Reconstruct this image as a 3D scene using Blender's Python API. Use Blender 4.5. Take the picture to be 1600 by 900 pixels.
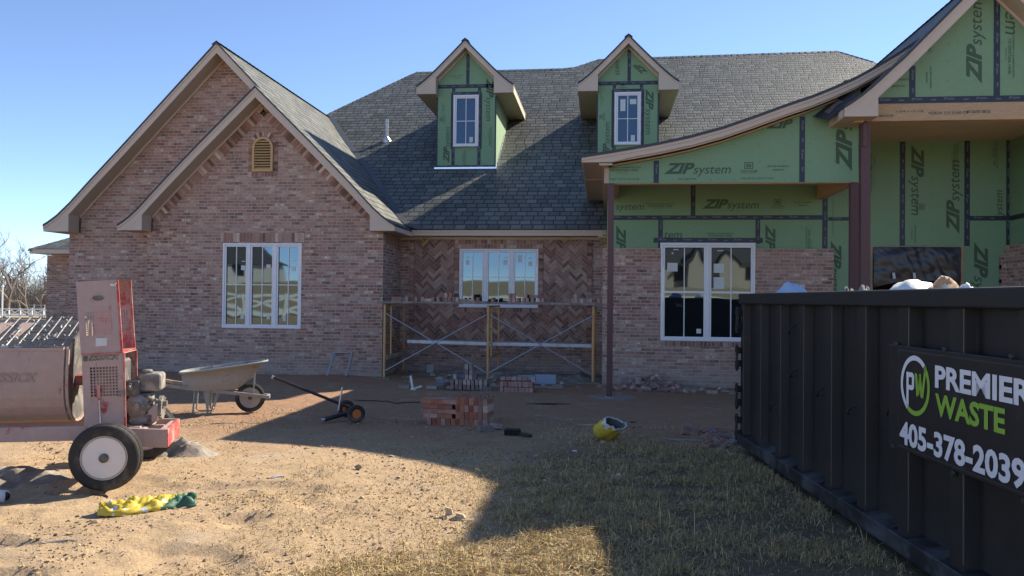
import bpy, bmesh, math, random
import numpy as np
from math import radians, sin, cos, pi, sqrt, atan2, floor
from mathutils import Vector, Matrix, Euler
random.seed(7)
rng = np.random.default_rng(11)
scn = bpy.context.scene
for o in list(bpy.data.objects): bpy.data.objects.remove(o)
COLL = scn.collection

# ------------------------------------------------------------------ camera
CAM_F, CAM_H = 1256.0, 1.68                 # focal length in pixels of a 1600 px wide frame, eye height
cam_d = bpy.data.cameras.new("camera"); cam = bpy.data.objects.new("camera", cam_d); COLL.objects.link(cam)
cam_d.sensor_width = 36.0; cam_d.lens = CAM_F/1600*36.0; cam_d.clip_start = 0.05; cam_d.clip_end = 3000
CM = Matrix.Rotation(radians(6.36),3,'Z') @ Matrix.Rotation(pi/2+radians(0.81),3,'X') @ Matrix.Rotation(0.010,3,'Z')
cam.matrix_world = Matrix.Translation((0,0,CAM_H)) @ CM.to_4x4()
scn.camera = cam
scn.render.resolution_x, scn.render.resolution_y = 1024, 576
def ray(u,v): return CM @ Vector(((u-800)/CAM_F, -(v-450)/CAM_F, -1.0))
def hit(p0,n,u,v):                           # where the sight line through a photo pixel meets a surface of the place
    d = ray(u,v); n = Vector(n); c = Vector((0,0,CAM_H))
    return c + d*((Vector(p0)-c).dot(n)/d.dot(n))
def onY(u,v,y): return hit((0,y,0),(0,1,0),u,v)
def onX(u,v,x): return hit((x,0,0),(1,0,0),u,v)
def onZ(u,v,z=0.0): return hit((0,0,z),(0,0,1),u,v)

# ------------------------------------------------------------------ sun and sky
SUN = Vector((1.0, 1.10, 1.0)).normalized()  # towards the sun: high behind the house, to the right
w = bpy.data.worlds.new("World"); scn.world = w; w.use_nodes = True
wn = w.node_tree.nodes; wl = w.node_tree.links; wn.clear()
sky = wn.new("ShaderNodeTexSky"); sky.sky_type = 'NISHITA'; sky.sun_disc = False
sky.sun_elevation = math.asin(SUN.z); sky.sun_rotation = atan2(SUN.x, SUN.y)
sky.altitude = 350; sky.air_density = 0.55; sky.dust_density = 0.0; sky.ozone_density = 6.0
bg = wn.new("ShaderNodeBackground"); bg.inputs[1].default_value = 0.15
wo = wn.new("ShaderNodeOutputWorld"); hs = wn.new("ShaderNodeHueSaturation"); hs.inputs['Saturation'].default_value = 0.97; wl.new(sky.outputs[0], hs.inputs['Color'])
tn = wn.new("ShaderNodeMix"); tn.data_type='RGBA'; tn.blend_type='MULTIPLY'; tn.inputs[0].default_value=1.0; tn.inputs[7].default_value=(1.04,0.91,0.80,1)   # the camera's warm daylight balance
wl.new(hs.outputs[0], tn.inputs[6]); wl.new(tn.outputs[2], bg.inputs[0]); wl.new(bg.outputs[0], wo.inputs[0])
sl = bpy.data.lights.new("sun","SUN"); sl.energy = 4.5; sl.angle = radians(0.5); sl.color = (1.0,0.90,0.73)
so = bpy.data.objects.new("sun", sl); COLL.objects.link(so)
so.rotation_euler = SUN.to_track_quat('Z','Y').to_euler(); so.location = (20,22,30)
scn.view_settings.view_transform = 'Standard'; scn.view_settings.look = 'None'
scn.view_settings.exposure = 1.2; scn.view_settings.gamma = 1.0
scn.render.engine = 'CYCLES'

# ------------------------------------------------------------------ node helpers
class NT:
    def __init__(s, name):
        s.m = bpy.data.materials.new(name); s.m.use_nodes = True; s.t = s.m.node_tree; s.t.nodes.clear()
        s.out = s.t.nodes.new("ShaderNodeOutputMaterial"); s.p = s.t.nodes.new("ShaderNodeBsdfPrincipled")
        s.t.links.new(s.p.outputs[0], s.out.inputs[0])
    def set(s, sock, v):
        if hasattr(v,'is_output'): s.t.links.new(v, sock)
        elif isinstance(v,(tuple,list)): sock.default_value = (*v,1.0) if len(v)==3 and len(sock.default_value)==4 else v
        else: sock.default_value = v
    def P(s, name, v): s.set(s.p.inputs[name], v)
    def math(s, op, a, b=0.0, c=None, clamp=False):
        n = s.t.nodes.new("ShaderNodeMath"); n.operation = op; n.use_clamp = clamp
        s.set(n.inputs[0],a); s.set(n.inputs[1],b)
        if c is not None: s.set(n.inputs[2],c)
        return n.outputs[0]
    def noise(s, scale, vec=None, detail=4.0, rough=0.55, dist=0.0, color=False):
        n = s.t.nodes.new("ShaderNodeTexNoise"); n.inputs['Scale'].default_value=scale
        n.inputs['Detail'].default_value=detail; n.inputs['Roughness'].default_value=rough; n.inputs['Distortion'].default_value=dist
        s.t.links.new(vec if vec is not None else s.pos(), n.inputs['Vector'])
        return n.outputs['Color'] if color else n.outputs['Fac']
    def pos(s):
        if not hasattr(s,'_g'): s._g = s.t.nodes.new("ShaderNodeNewGeometry")
        return s._g.outputs['Position']
    def nrm(s): s.pos(); return s._g.outputs['True Normal']
    def objc(s):
        if not hasattr(s,'_tc'): s._tc = s.t.nodes.new("ShaderNodeTexCoord")
        return s._tc.outputs['Object']
    def uv(s):
        s.objc(); return s._tc.outputs['UV']
    def sep(s, v):
        n = s.t.nodes.new("ShaderNodeSeparateXYZ"); s.t.links.new(v,n.inputs[0]); return n.outputs
    def comb(s, x,y,z=0.0):
        n = s.t.nodes.new("ShaderNodeCombineXYZ")
        for i,a in enumerate((x,y,z)): s.set(n.inputs[i],a)
        return n.outputs[0]
    def white(s, vec):
        n = s.t.nodes.new("ShaderNodeTexWhiteNoise"); n.noise_dimensions='3D'; s.t.links.new(vec,n.inputs['Vector']); return n.outputs
    def ramp(s, fac, stops, interp='LINEAR'):
        n = s.t.nodes.new("ShaderNodeValToRGB"); n.color_ramp.interpolation = interp
        e = n.color_ramp.elements
        while len(e) < len(stops): e.new(0.5)
        for i,(p,c) in enumerate(stops):
            e[i].position = p; e[i].color = (*c,1.0) if len(c)==3 else c
        s.set(n.inputs[0],fac); return n.outputs[0]
    def mix(s, fac, a, b, mode='MIX'):
        n = s.t.nodes.new("ShaderNodeMix"); n.data_type='RGBA'; n.blend_type=mode; n.clamp_factor=True
        s.set(n.inputs[0],fac); s.set(n.inputs[6],a); s.set(n.inputs[7],b); return n.outputs[2]
    def sstep(s, v, lo, hi):
        n = s.t.nodes.new("ShaderNodeMapRange"); n.interpolation_type='SMOOTHSTEP'
        s.set(n.inputs[0],v); n.inputs[1].default_value=lo; n.inputs[2].default_value=hi; return n.outputs[0]
    def bump(s, h, strength=0.5, dist=0.01):
        n = s.t.nodes.new("ShaderNodeBump"); n.inputs['Strength'].default_value=strength; n.inputs['Distance'].default_value=dist
        s.set(n.inputs['Height'],h); s.t.links.new(n.outputs[0], s.p.inputs['Normal']); return n
    def attr(s, name):
        n = s.t.nodes.new("ShaderNodeAttribute"); n.attribute_name = name; return n.outputs['Color']
    def objcol(s):
        n = s.t.nodes.new("ShaderNodeObjectInfo"); return n.outputs['Color']
    def tiles(s, u, v, w, h, mw, jit=0.0, seed=0.0):
        r = s.math('FLOOR', s.math('DIVIDE',v,h))
        rr = s.white(s.comb(r, seed, 3.3))[0]
        off = s.math('ADD', s.math('MULTIPLY', s.math('MODULO', r, 2.0), 0.5), s.math('MULTIPLY', rr, jit))
        uu = s.math('ADD', s.math('DIVIDE',u,w), off)
        c = s.math('FLOOR', uu)
        fu = s.math('SUBTRACT', uu, c); fv = s.math('SUBTRACT', s.math('DIVIDE',v,h), r)
        wn_ = s.white(s.comb(c, r, seed))
        du = s.math('MULTIPLY', s.math('MINIMUM', fu, s.math('SUBTRACT',1.0,fu)), w)
        dv = s.math('MULTIPLY', s.math('MINIMUM', fv, s.math('SUBTRACT',1.0,fv)), h)
        d = s.math('MINIMUM', du, dv)
        mask = s.sstep(d, mw*0.55, mw*1.0)        # 0 in the joint, 1 on the tile
        return dict(rand=wn_[0], rcol=wn_[1], mask=mask, fu=fu, fv=fv, row=r, col=c, d=d)

def simple(name, col, rough=0.7, var=0.18, scale=6.0, metal=0.0, bump=0.0, bscale=40.0, spec=0.4, col2=None, mixscale=2.0, mixlo=0.45, mixhi=0.65, obj=True):
    s = NT(name); vec = s.objc() if obj else s.pos()
    n1 = s.noise(scale, vec, 5.0, 0.6)
    a = tuple(c*(1-var) for c in col); b = tuple(min(1,c*(1+var)) for c in col)
    c = s.mix(n1, a, b)
    if col2 is not None:
        n2 = s.sstep(s.noise(mixscale, vec, 6.0, 0.65), mixlo, mixhi); c = s.mix(n2, c, col2)
    s.P('Base Color', c); s.P('Metallic', metal); s.P('Specular IOR Level', spec)
    s.P('Roughness', s.math('ADD', s.math('MULTIPLY', n1, 0.2), rough-0.1, clamp=True))
    if bump: s.bump(s.noise(bscale, vec, 5.0, 0.6), bump, 0.01)
    return s.m

BRICK_RAMP = [(0.0,(0.090,0.066,0.054)),(0.08,(0.145,0.098,0.078)),(0.18,(0.235,0.135,0.105)),(0.34,(0.325,0.178,0.136)),(0.52,(0.375,0.218,0.168)),(0.70,(0.42,0.276,0.214)),(0.84,(0.52,0.385,0.30)),(0.94,(0.67,0.55,0.45)),(1.0,(0.80,0.70,0.59))]
MORTAR = (0.40,0.335,0.285)
def mat_brick_wall():
    s = NT("brick_masonry")
    p = s.sep(s.pos()); n = s.sep(s.nrm())
    isx = s.math('GREATER_THAN', s.math('ABSOLUTE', n[0]), 0.6)
    u = s.math('ADD', s.math('MULTIPLY', p[1], isx), s.math('MULTIPLY', p[0], s.math('SUBTRACT',1.0,isx)))
    wob = s.math('MULTIPLY', s.math('SUBTRACT', s.noise(2.5, s.pos(), 2.0), 0.5), 0.010)
    t = s.tiles(u, s.math('ADD', p[2], wob), 0.203, 0.0678, 0.0095, jit=0.25)
    inner = s.noise(34.0, s.pos(), 5.0, 0.7)
    off_ = s.t.nodes.new("ShaderNodeVectorMath"); off_.operation='MULTIPLY_ADD'; s.t.links.new(t['rcol'],off_.inputs[0]); off_.inputs[1].default_value=(7,7,7); s.t.links.new(s.pos(),off_.inputs[2])
    blot = s.noise(13.0, off_.outputs[0], 3.0, 0.6)
    fac = s.math('ADD', s.math('MULTIPLY', t['rand'], 0.64), s.math('ADD', s.math('MULTIPLY', s.math('SUBTRACT', inner, 0.45), 0.45), s.math('MULTIPLY', s.math('SUBTRACT', blot, 0.36), 1.0)), clamp=True)
    c = s.ramp(fac, BRICK_RAMP)
    tint = s.ramp(s.sep(t['rcol'])[2], [(0.0,(0.95,0.99,1.0)),(0.5,(1,1,1)),(1.0,(1.08,0.96,0.90))])
    c = s.mix(1.0, c, tint, 'MULTIPLY')
    big = s.noise(0.5, s.pos(), 4.0)
    c = s.mix(s.math('MULTIPLY', s.sstep(big, 0.40, 0.66), 0.22), c, (0.42,0.33,0.27))
    smear = s.sstep(s.noise(5.0, s.pos(), 6.0, 0.75), 0.60, 0.72)
    c = s.mix(s.math('MULTIPLY', smear, 0.30), c, (0.55,0.46,0.39))
    mort = s.mix(s.noise(20.0), (0.36,0.30,0.26), (0.50,0.43,0.38))
    c = s.mix(t['mask'], mort, c)
    low = s.math('MULTIPLY', s.math('SUBTRACT',1.0,s.sstep(p[2],0.05,0.55)), s.noise(2.2,s.pos(),5.0,0.7))
    c = s.mix(s.math('MULTIPLY',low,0.75), c, (0.40,0.35,0.31))         # mortar and dust splashed on the lowest courses
    s.P('Base Color', c); s.P('Roughness',0.9); s.P('Specular IOR Level',0.2)
    h = s.math('ADD', t['mask'], s.math('MULTIPLY', inner, 0.5))
    s.bump(h, 0.8, 0.008); return s.m
def mat_brick_piece():
    s = NT("brick_unit"); c = s.attr('Col'); nz = s.noise(30.0, s.pos(), 5.0, 0.7)
    c = s.mix(1.0, c, s.ramp(nz, [(0.25,(0.68,0.68,0.68)),(0.5,(1,1,1)),(0.75,(1.3,1.28,1.25))]), 'MULTIPLY')
    s.P('Base Color', c); s.P('Roughness',0.9); s.P('Specular IOR Level',0.2); s.bump(nz,0.5,0.006); return s.m
def mat_loose_brick():
    s = NT("loose_brick"); c = s.objcol(); nz = s.noise(22.0, s.objc(), 5.0, 0.7)
    c = s.mix(1.0, c, s.ramp(nz, [(0.25,(0.72,0.7,0.7)),(0.5,(1,1,1)),(0.75,(1.25,1.25,1.25))]), 'MULTIPLY')
    c = s.mix(s.math('MULTIPLY', s.sstep(s.noise(9.0,s.objc(),4.0),0.56,0.7),0.35), c, (0.45,0.40,0.37))
    s.P('Base Color', c); s.P('Roughness',0.9); s.P('Specular IOR Level',0.2); s.bump(nz,0.5,0.006); return s.m
def mat_shingle():
    s = NT("asphalt_shingle"); q = s.sep(s.uv()); u, v = q[0], q[1]
    t = s.tiles(u, v, 0.255, 0.215, 0.010, jit=0.9, seed=5.0)
    r2 = s.sep(t['rcol'])
    col = s.ramp(t['rand'], [(0.0,(0.100,0.105,0.098)),(0.3,(0.132,0.137,0.126)),(0.7,(0.157,0.161,0.147)),(1.0,(0.195,0.197,0.178))])
    gran = s.noise(160.0, s.pos(), 2.0)
    col = s.mix(1.0, col, s.ramp(gran,[(0.3,(0.8,0.8,0.8)),(0.7,(1.2,1.2,1.2))]), 'MULTIPLY')
    big = s.noise(1.3, s.pos(), 3.0)
    col = s.mix(1.0, col, s.ramp(big,[(0.3,(0.88,0.88,0.9)),(0.7,(1.12,1.12,1.1))]), 'MULTIPLY')
    edge = s.math('SUBTRACT', 1.0, s.sstep(t['fv'], 0.08, 0.25))      # shadow line under each course's lower edge, painted into the colour
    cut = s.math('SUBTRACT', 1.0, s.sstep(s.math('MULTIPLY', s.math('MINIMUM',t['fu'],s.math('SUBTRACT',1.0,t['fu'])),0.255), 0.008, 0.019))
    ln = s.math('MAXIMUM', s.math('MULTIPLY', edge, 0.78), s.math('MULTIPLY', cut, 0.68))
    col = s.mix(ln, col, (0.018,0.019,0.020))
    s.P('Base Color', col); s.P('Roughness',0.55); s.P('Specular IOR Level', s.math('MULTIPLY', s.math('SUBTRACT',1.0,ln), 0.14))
    h = s.math('ADD', s.math('SUBTRACT',1.0,s.math('MULTIPLY',t['fv'],0.9)), s.math('MULTIPLY', s.math('SUBTRACT',r2[1],ln), 0.5))
    b1 = s.bump(h, 0.9, 0.012)
    b2 = s.t.nodes.new("ShaderNodeBump"); b2.inputs['Strength'].default_value=1.0; b2.inputs['Distance'].default_value=0.011     # coarse mineral granules
    s.t.links.new(s.noise(70.0, s.pos(), 2.0), b2.inputs['Height']); s.t.links.new(b1.outputs[0], b2.inputs['Normal']); s.t.links.new(b2.outputs[0], s.p.inputs['Normal']); return s.m
def mat_glass(name="coated_glass", base=(0.012,0.014,0.015), ior=2.3):
    s = NT(name); s.P('Base Color', base); s.P('Roughness',0.02); s.P('IOR',ior); s.P('Specular IOR Level',0.5); s.P('Specular Tint',(0.66,0.86,1.0))
    s.bump(s.noise(1.4,s.pos(),1.0),0.045,0.05); return s.m
def mat_sheathing():
    s = NT("green_wall_sheathing"); vec = s.pos()
    n1 = s.noise(1.2, vec, 5.0, 0.6); n2 = s.noise(55.0, vec, 3.0)
    c = s.mix(n1, (0.178,0.298,0.168), (0.21,0.338,0.20))
    c = s.mix(1.0, c, s.ramp(n2,[(0.3,(0.93,0.93,0.93)),(0.7,(1.07,1.07,1.07))]), 'MULTIPLY')
    st = s.sstep(s.noise(7.0, vec, 6.0, 0.8), 0.66, 0.74); c = s.mix(s.math('MULTIPLY',st,0.35), c, (0.07,0.13,0.07))
    p = s.sep(vec)                                                      # nail heads on a grid
    fx = s.math('SUBTRACT', s.math('FRACT', s.math('DIVIDE', p[0], 0.406)), 0.5); fz = s.math('SUBTRACT', s.math('FRACT', s.math('DIVIDE', p[2], 0.30)), 0.5)
    d = s.math('SQRT', s.math('ADD', s.math('POWER', s.math('MULTIPLY',fx,0.406),2.0), s.math('POWER', s.math('MULTIPLY',fz,0.30),2.0)))
    c = s.mix(s.math('MULTIPLY', s.math('SUBTRACT',1.0,s.sstep(d,0.006,0.012)),0.6), c, (0.04,0.07,0.04))
    s.P('Base Color', c); s.P('Roughness',0.62); s.P('Specular IOR Level',0.35); s.bump(n2,0.15,0.004); return s.m
def mat_wood(name, a, b, sx=1.0, sy=14.0, sz=14.0, rough=0.75, dirt=None):
    s = NT(name); mp = s.t.nodes.new("ShaderNodeMapping"); s.t.links.new(s.objc(), mp.inputs[0]); mp.inputs['Scale'].default_value=(sx,sy,sz)
    g = s.noise(3.0, mp.outputs[0], 6.0, 0.65, 0.6); c = s.mix(s.sstep(g,0.3,0.7), a, b)
    if dirt: c = s.mix(s.math('MULTIPLY', s.sstep(s.noise(4.0,s.objc(),6.0,0.7),0.48,0.66),0.8), c, dirt)
    s.P('Base Color', c); s.P('Roughness',rough); s.P('Specular IOR Level',0.3); s.bump(g,0.25,0.004); return s.m
def mat_worn_paint(name, dust, paint, bare=None, lo=0.60, hi=0.68, rough=0.7, scale=5.0):
    s = NT(name); vec = s.objc()
    n = s.noise(scale, vec, 8.0, 0.72); c = s.mix(s.noise(14.0, vec, 5.0), tuple(x*0.86 for x in dust), tuple(min(1,x*1.12) for x in dust))
    c = s.mix(s.sstep(n, lo, hi), c, paint)
    if bare: c = s.mix(s.math('MULTIPLY', s.sstep(s.noise(scale*0.7, vec, 7.0, 0.7, 0.4), 0.58, 0.70),0.7), c, bare)
    sc = s.t.nodes.new("ShaderNodeMapping"); s.t.links.new(vec, sc.inputs[0]); sc.inputs['Scale'].default_value=(60,60,3)
    c = s.mix(s.math('MULTIPLY', s.sstep(s.noise(1.0, sc.outputs[0], 3.0), 0.58, 0.70),0.25), c, tuple(x*0.55 for x in dust))
    s.P('Base Color', c); s.P('Roughness',rough); s.P('Specular IOR Level',0.25); s.bump(s.math('ADD', s.math('MULTIPLY',n,0.6), s.math('MULTIPLY',s.noise(45.0,vec,5.0,0.7),0.5)),0.45,0.008); return s.m
def mat_black_steel():
    s = NT("black_painted_steel"); vec = s.objc(); n = s.noise(2.2, vec, 7.0, 0.7)
    c = s.mix(n, (0.0035,0.0035,0.0034), (0.0085,0.0083,0.008))
    mp = s.t.nodes.new("ShaderNodeMapping"); s.t.links.new(vec, mp.inputs[0]); mp.inputs['Scale'].default_value=(26,26,1.6)
    sc = s.sstep(s.noise(1.6, mp.outputs[0], 6.0, 0.75), 0.60, 0.70)
    c = s.mix(s.math('MULTIPLY',sc,0.55), c, (0.070,0.063,0.056))
    rust = s.sstep(s.noise(6.0, vec, 8.0, 0.75), 0.665, 0.73); c = s.mix(s.math('MULTIPLY',rust,0.6), c, (0.085,0.05,0.032))
    z = s.sep(vec)[2]; dusty = s.math('MULTIPLY', s.math('SUBTRACT',1.0,s.sstep(z,0.15,0.8)), s.noise(5.0,vec,5.0,0.7))
    c = s.mix(s.math('MULTIPLY',dusty,0.35), c, (0.11,0.09,0.075))
    s.P('Base Color', c); s.P('Roughness', s.math('ADD', s.math('MULTIPLY',n,0.3), 0.36)); s.P('Specular IOR Level',0.45)
    s.bump(n,0.12,0.02); return s.m
def mat_attr(name, rough=0.85, spec=0.2):
    s = NT(name); s.P('Base Color', s.attr('Col')); s.P('Roughness',rough); s.P('Specular IOR Level',spec); return s.m
def mat_dirt():
    s = NT("bare_soil"); vec = s.pos(); p = s.sep(vec)
    n1 = s.noise(0.55, vec, 6.0, 0.6); n2 = s.noise(4.0, vec, 8.0, 0.7); n3 = s.noise(38.0, vec, 6.0, 0.75)
    tan = s.mix(n2, (0.365,0.252,0.152), (0.525,0.388,0.245)); red = s.mix(n2, (0.255,0.150,0.095), (0.375,0.225,0.145))
    far = s.sstep(s.math('ADD', p[1], s.math('MULTIPLY', s.math('SUBTRACT',n1,0.5), 5.0)), 7.6, 10.6)
    c = s.mix(s.math('MULTIPLY',far,0.85), tan, red)
    c = s.mix(s.math('MULTIPLY', s.sstep(s.noise(1.6,vec,6.0,0.65,0.5),0.55,0.66),0.40), c, (0.44,0.37,0.285))   # grey mortar and sand spilt on the soil
    c = s.mix(s.math('MULTIPLY', s.sstep(s.noise(2.6,vec,7.0,0.7,0.8),0.62,0.70),0.6), c, (0.20,0.13,0.08))       # damp dark patches
    st = s.t.nodes.new("ShaderNodeMapping"); s.t.links.new(vec, st.inputs[0]); st.inputs['Scale'].default_value=(9,60,9); st.inputs['Rotation'].default_value=(0,0,0.5)
    c = s.mix(s.math('MULTIPLY', s.sstep(s.noise(2.0,st.outputs[0],5.0,0.7),0.60,0.68),0.35), c, (0.56,0.45,0.27))  # straw
    c = s.mix(1.0, c, s.ramp(n3,[(0.28,(0.62,0.60,0.58)),(0.5,(1,1,1)),(0.75,(1.2,1.2,1.2))]), 'MULTIPLY')
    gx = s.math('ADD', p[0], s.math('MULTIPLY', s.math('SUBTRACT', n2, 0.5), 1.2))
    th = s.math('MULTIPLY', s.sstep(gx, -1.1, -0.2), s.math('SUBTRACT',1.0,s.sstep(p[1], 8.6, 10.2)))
    c = s.mix(s.math('MULTIPLY', th, 0.8), c, s.mix(n3, (0.085,0.062,0.042), (0.20,0.155,0.10)))   # damp earth and thatch between the grass, thatch shade put into the colour
    dist = s.math('SQRT', s.math('ADD', s.math('POWER',p[0],2.0), s.math('POWER',s.math('SUBTRACT',p[1],8.0),2.0)))
    fld = s.mix(s.noise(0.05,vec,5.0,0.6), (0.36,0.28,0.165), (0.46,0.37,0.23))
    c = s.mix(s.sstep(dist, 17.0, 30.0), c, fld)
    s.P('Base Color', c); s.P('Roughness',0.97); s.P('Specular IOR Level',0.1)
    h = s.math('ADD', s.math('MULTIPLY',n2,0.7), s.math('MULTIPLY',n3,0.35)); s.bump(h, 0.9, 0.04); return s.m

M = {}
M['brick'] = mat_brick_wall(); M['piece'] = mat_brick_piece(); M['loose'] = mat_loose_brick()
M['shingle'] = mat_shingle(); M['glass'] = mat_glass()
M['dark_glass'] = mat_glass("dormer_glass",(0.050,0.085,0.145),1.6)
M['zip'] = mat_sheathing()
M['mortar'] = simple("mortar", MORTAR, 0.95, 0.2, 12.0, bump=0.4, obj=False)
M['trim'] = simple("tan_fibre_cement_trim", (0.54,0.435,0.345), 0.6, 0.10, 2.5, col2=(0.60,0.52,0.44), mixscale=3.5, mixlo=0.66, mixhi=0.72, obj=False)
M['soffit'] = simple("tan_soffit", (0.45,0.36,0.275), 0.65, 0.07, 2.0, obj=False)
M['vent'] = simple("cedar_coloured_vent", (0.52,0.335,0.15), 0.6, 0.15, 6.0)
M['tape'] = simple("black_seam_tape", (0.026,0.033,0.050), 0.45, 0.15, 5.0, obj=False)
M['print'] = simple("dark_green_ink", (0.058,0.102,0.058), 0.6, 0.1, 9.0, obj=False)
M['whiteprint'] = simple("pale_ink", (0.20,0.22,0.26), 0.6, 0.2, 9.0, obj=False)
M['vinyl'] = simple("white_vinyl", (0.74,0.73,0.74), 0.4, 0.04, 2.0, obj=False)
M['paper'] = simple("white_paper_sticker", (0.55,0.58,0.57), 0.6, 0.15, 30.0, obj=False)
M['primer'] = simple("maroon_primed_steel", (0.105,0.048,0.046), 0.5, 0.12, 4.0, obj=False)
M['lvl'] = mat_wood("laminated_beam_wood", (0.40,0.255,0.14), (0.52,0.36,0.22), 2.0, 8.0, 30.0)
M['bead'] = simple("stained_board_ceiling", (0.55,0.42,0.29), 0.6, 0.1, 3.0, obj=False)
M['galv'] = simple("galvanised_steel", (0.50,0.52,0.54), 0.38, 0.15, 14.0, metal=0.8, spec=0.5)
M['flash'] = simple("bright_metal_flashing", (0.70,0.72,0.75), 0.3, 0.1, 6.0, metal=0.9)
M['darkmetal'] = simple("dark_valley_metal", (0.045,0.05,0.06), 0.5, 0.15, 6.0, obj=False)
M['concrete'] = simple("poured_concrete", (0.27,0.24,0.215), 0.9, 0.25, 4.0, bump=0.3, obj=False)
M['black'] = simple("painted_dark_interior", (0.010,0.010,0.010), 0.9, 0.2, 3.0)  # black colour stands in for unlit rooms and gaps
M['wire'] = simple("yellow_cable", (0.55,0.36,0.04), 0.5, 0.1, 9.0)
M['steel_black'] = mat_black_steel()
M['worn_edge'] = simple("worn_steel_edge", (0.115,0.098,0.08), 0.6, 0.35, 5.0, obj=False)
M['rail_dust'] = simple("dusty_black_rail", (0.016,0.016,0.017), 0.55, 0.3, 6.0, col2=(0.085,0.083,0.085), mixscale=3.0, mixlo=0.42, mixhi=0.66)
M['rubber'] = simple("dusty_rubber", (0.034,0.032,0.030), 0.85, 0.2, 8.0, col2=(0.13,0.115,0.098), mixscale=5.0, mixlo=0.48, mixhi=0.74, bump=0.2)
M['white'] = simple("white_paint", (0.72,0.72,0.70), 0.5, 0.06, 3.0)
M['sign_white'] = simple("white_sign_letters", (0.66,0.67,0.70), 0.5, 0.08, 9.0)
M['sign_green'] = simple("lime_green_sign_letters", (0.23,0.42,0.045), 0.5, 0.08, 9.0)
M['sign_edge'] = simple("grey_sign_line", (0.035,0.034,0.033), 0.6, 0.3, 9.0)
M['sign_black'] = simple("black_sign_panel", (0.013,0.013,0.014), 0.42, 0.2, 4.0, col2=(0.045,0.042,0.04), mixscale=4.0, mixlo=0.6, mixhi=0.75)
M['mixer'] = mat_worn_paint("dusty_red_sheet_metal", (0.42,0.31,0.28), (0.33,0.05,0.045), (0.46,0.40,0.365), 0.56, 0.66)
M['mixer_drum'] = mat_worn_paint("mortar_caked_drum", (0.42,0.31,0.265), (0.35,0.06,0.05), (0.44,0.375,0.335), 0.62, 0.70)
M['red'] = mat_worn_paint("red_enamel", (0.40,0.075,0.068), (0.47,0.275,0.25), None, 0.43, 0.60)
M['faded_ink'] = simple("faded_drum_print", (0.33,0.25,0.22), 0.8, 0.2, 20.0)
M['rose'] = mat_worn_paint("dusty_rose_red_metal", (0.45,0.285,0.26), (0.38,0.09,0.08), (0.40,0.33,0.30), 0.52, 0.64)
M['drum_in'] = simple("caked_drum_inside", (0.46,0.42,0.37), 0.9, 0.25, 6.0, bump=0.4)
M['grate'] = simple("mortar_spattered_bar", (0.23,0.225,0.225), 0.7, 0.2, 8.0, metal=0.1, col2=(0.58,0.55,0.50), mixscale=9.0, mixlo=0.52, mixhi=0.62)
M['engine'] = simple("dusty_engine_casting", (0.30,0.28,0.255), 0.75, 0.3, 9.0, bump=0.3, col2=(0.14,0.13,0.12), mixscale=7.0)
M['engine_dark'] = simple("sooty_engine_metal", (0.10,0.095,0.09), 0.6, 0.3, 9.0, col2=(0.25,0.23,0.2), mixscale=6.0)
M['rim'] = simple("dusty_white_rim", (0.66,0.63,0.60), 0.7, 0.08, 9.0, col2=(0.44,0.37,0.31), mixscale=5.0, mixlo=0.58, mixhi=0.74)
M['wheel_dust_shade'] = simple("dusty_wheel_groove_shade", (0.36,0.32,0.27), 0.8, 0.15, 9.0)  # dust on the barrow wheel, also painted shade of the mixer rim grooves
M['tray'] = mat_worn_paint("mortar_stained_tray", (0.30,0.305,0.285), (0.20,0.175,0.15), (0.42,0.43,0.405), 0.55, 0.66)
M['oldwood'] = mat_wood("weathered_grey_wood", (0.25,0.215,0.18), (0.38,0.335,0.29), 2.0, 20.0, 20.0, 0.85, (0.42,0.38,0.34))
M['plank'] = mat_wood("mortar_stained_plank", (0.16,0.13,0.105), (0.27,0.225,0.185), 2.0, 20.0, 20.0, 0.9, (0.33,0.31,0.29))
M['lumber'] = mat_wood("pale_lumber", (0.42,0.30,0.18), (0.55,0.42,0.27), 2.0, 20.0, 20.0)
M['alu'] = simple("aluminium_plank", (0.46,0.49,0.52), 0.45, 0.12, 5.0, metal=0.55, col2=(0.38,0.36,0.33), mixscale=5.0, mixlo=0.52, mixhi=0.68)
M['scaffold'] = simple("worn_yellow_scaffold_paint", (0.56,0.33,0.13), 0.6, 0.15, 6.0, col2=(0.34,0.21,0.12), mixscale=9.0, mixlo=0.58, mixhi=0.70)
M['orange'] = simple("orange_rim", (0.58,0.17,0.04), 0.5, 0.1, 9.0)
M['blacksteel2'] = simple("black_tube", (0.018,0.018,0.019), 0.45, 0.2, 9.0)
M['tarp_white'] = simple("white_plastic_sheet", (0.70,0.70,0.66), 0.55, 0.08, 6.0, bump=0.4, bscale=9.0)
M['orange_bag'] = simple("tan_paper_bag", (0.50,0.28,0.14), 0.8, 0.15, 8.0, bump=0.4, bscale=12.0, col2=(0.62,0.52,0.42), mixscale=6.0)
M['blue_tarp'] = simple("pale_blue_sheet", (0.36,0.46,0.62), 0.55, 0.1, 8.0)
M['blue_board'] = simple("blue_grey_foam_board", (0.26,0.31,0.37), 0.7, 0.1, 5.0)
M['poly'] = simple("dark_poly_sheet", (0.030,0.031,0.034), 0.33, 0.2, 3.0, spec=0.6)
M['yellow'] = simple("yellow_plastic_bag", (0.55,0.42,0.045), 0.55, 0.1, 9.0)
M['bag_green'] = simple("green_plastic_print", (0.045,0.125,0.075), 0.5, 0.15, 9.0)
M['bag_white'] = simple("white_paper_lining", (0.62,0.63,0.66), 0.7, 0.1, 9.0)
M['bag_grey'] = simple("grey_bag_inside", (0.13,0.12,0.115), 0.8, 0.2, 9.0)
M['soil'] = mat_dirt(); M['grass'] = mat_attr("dry_grass_blade"); M['attr'] = mat_attr("clod_soil",0.97,0.1)
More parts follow.
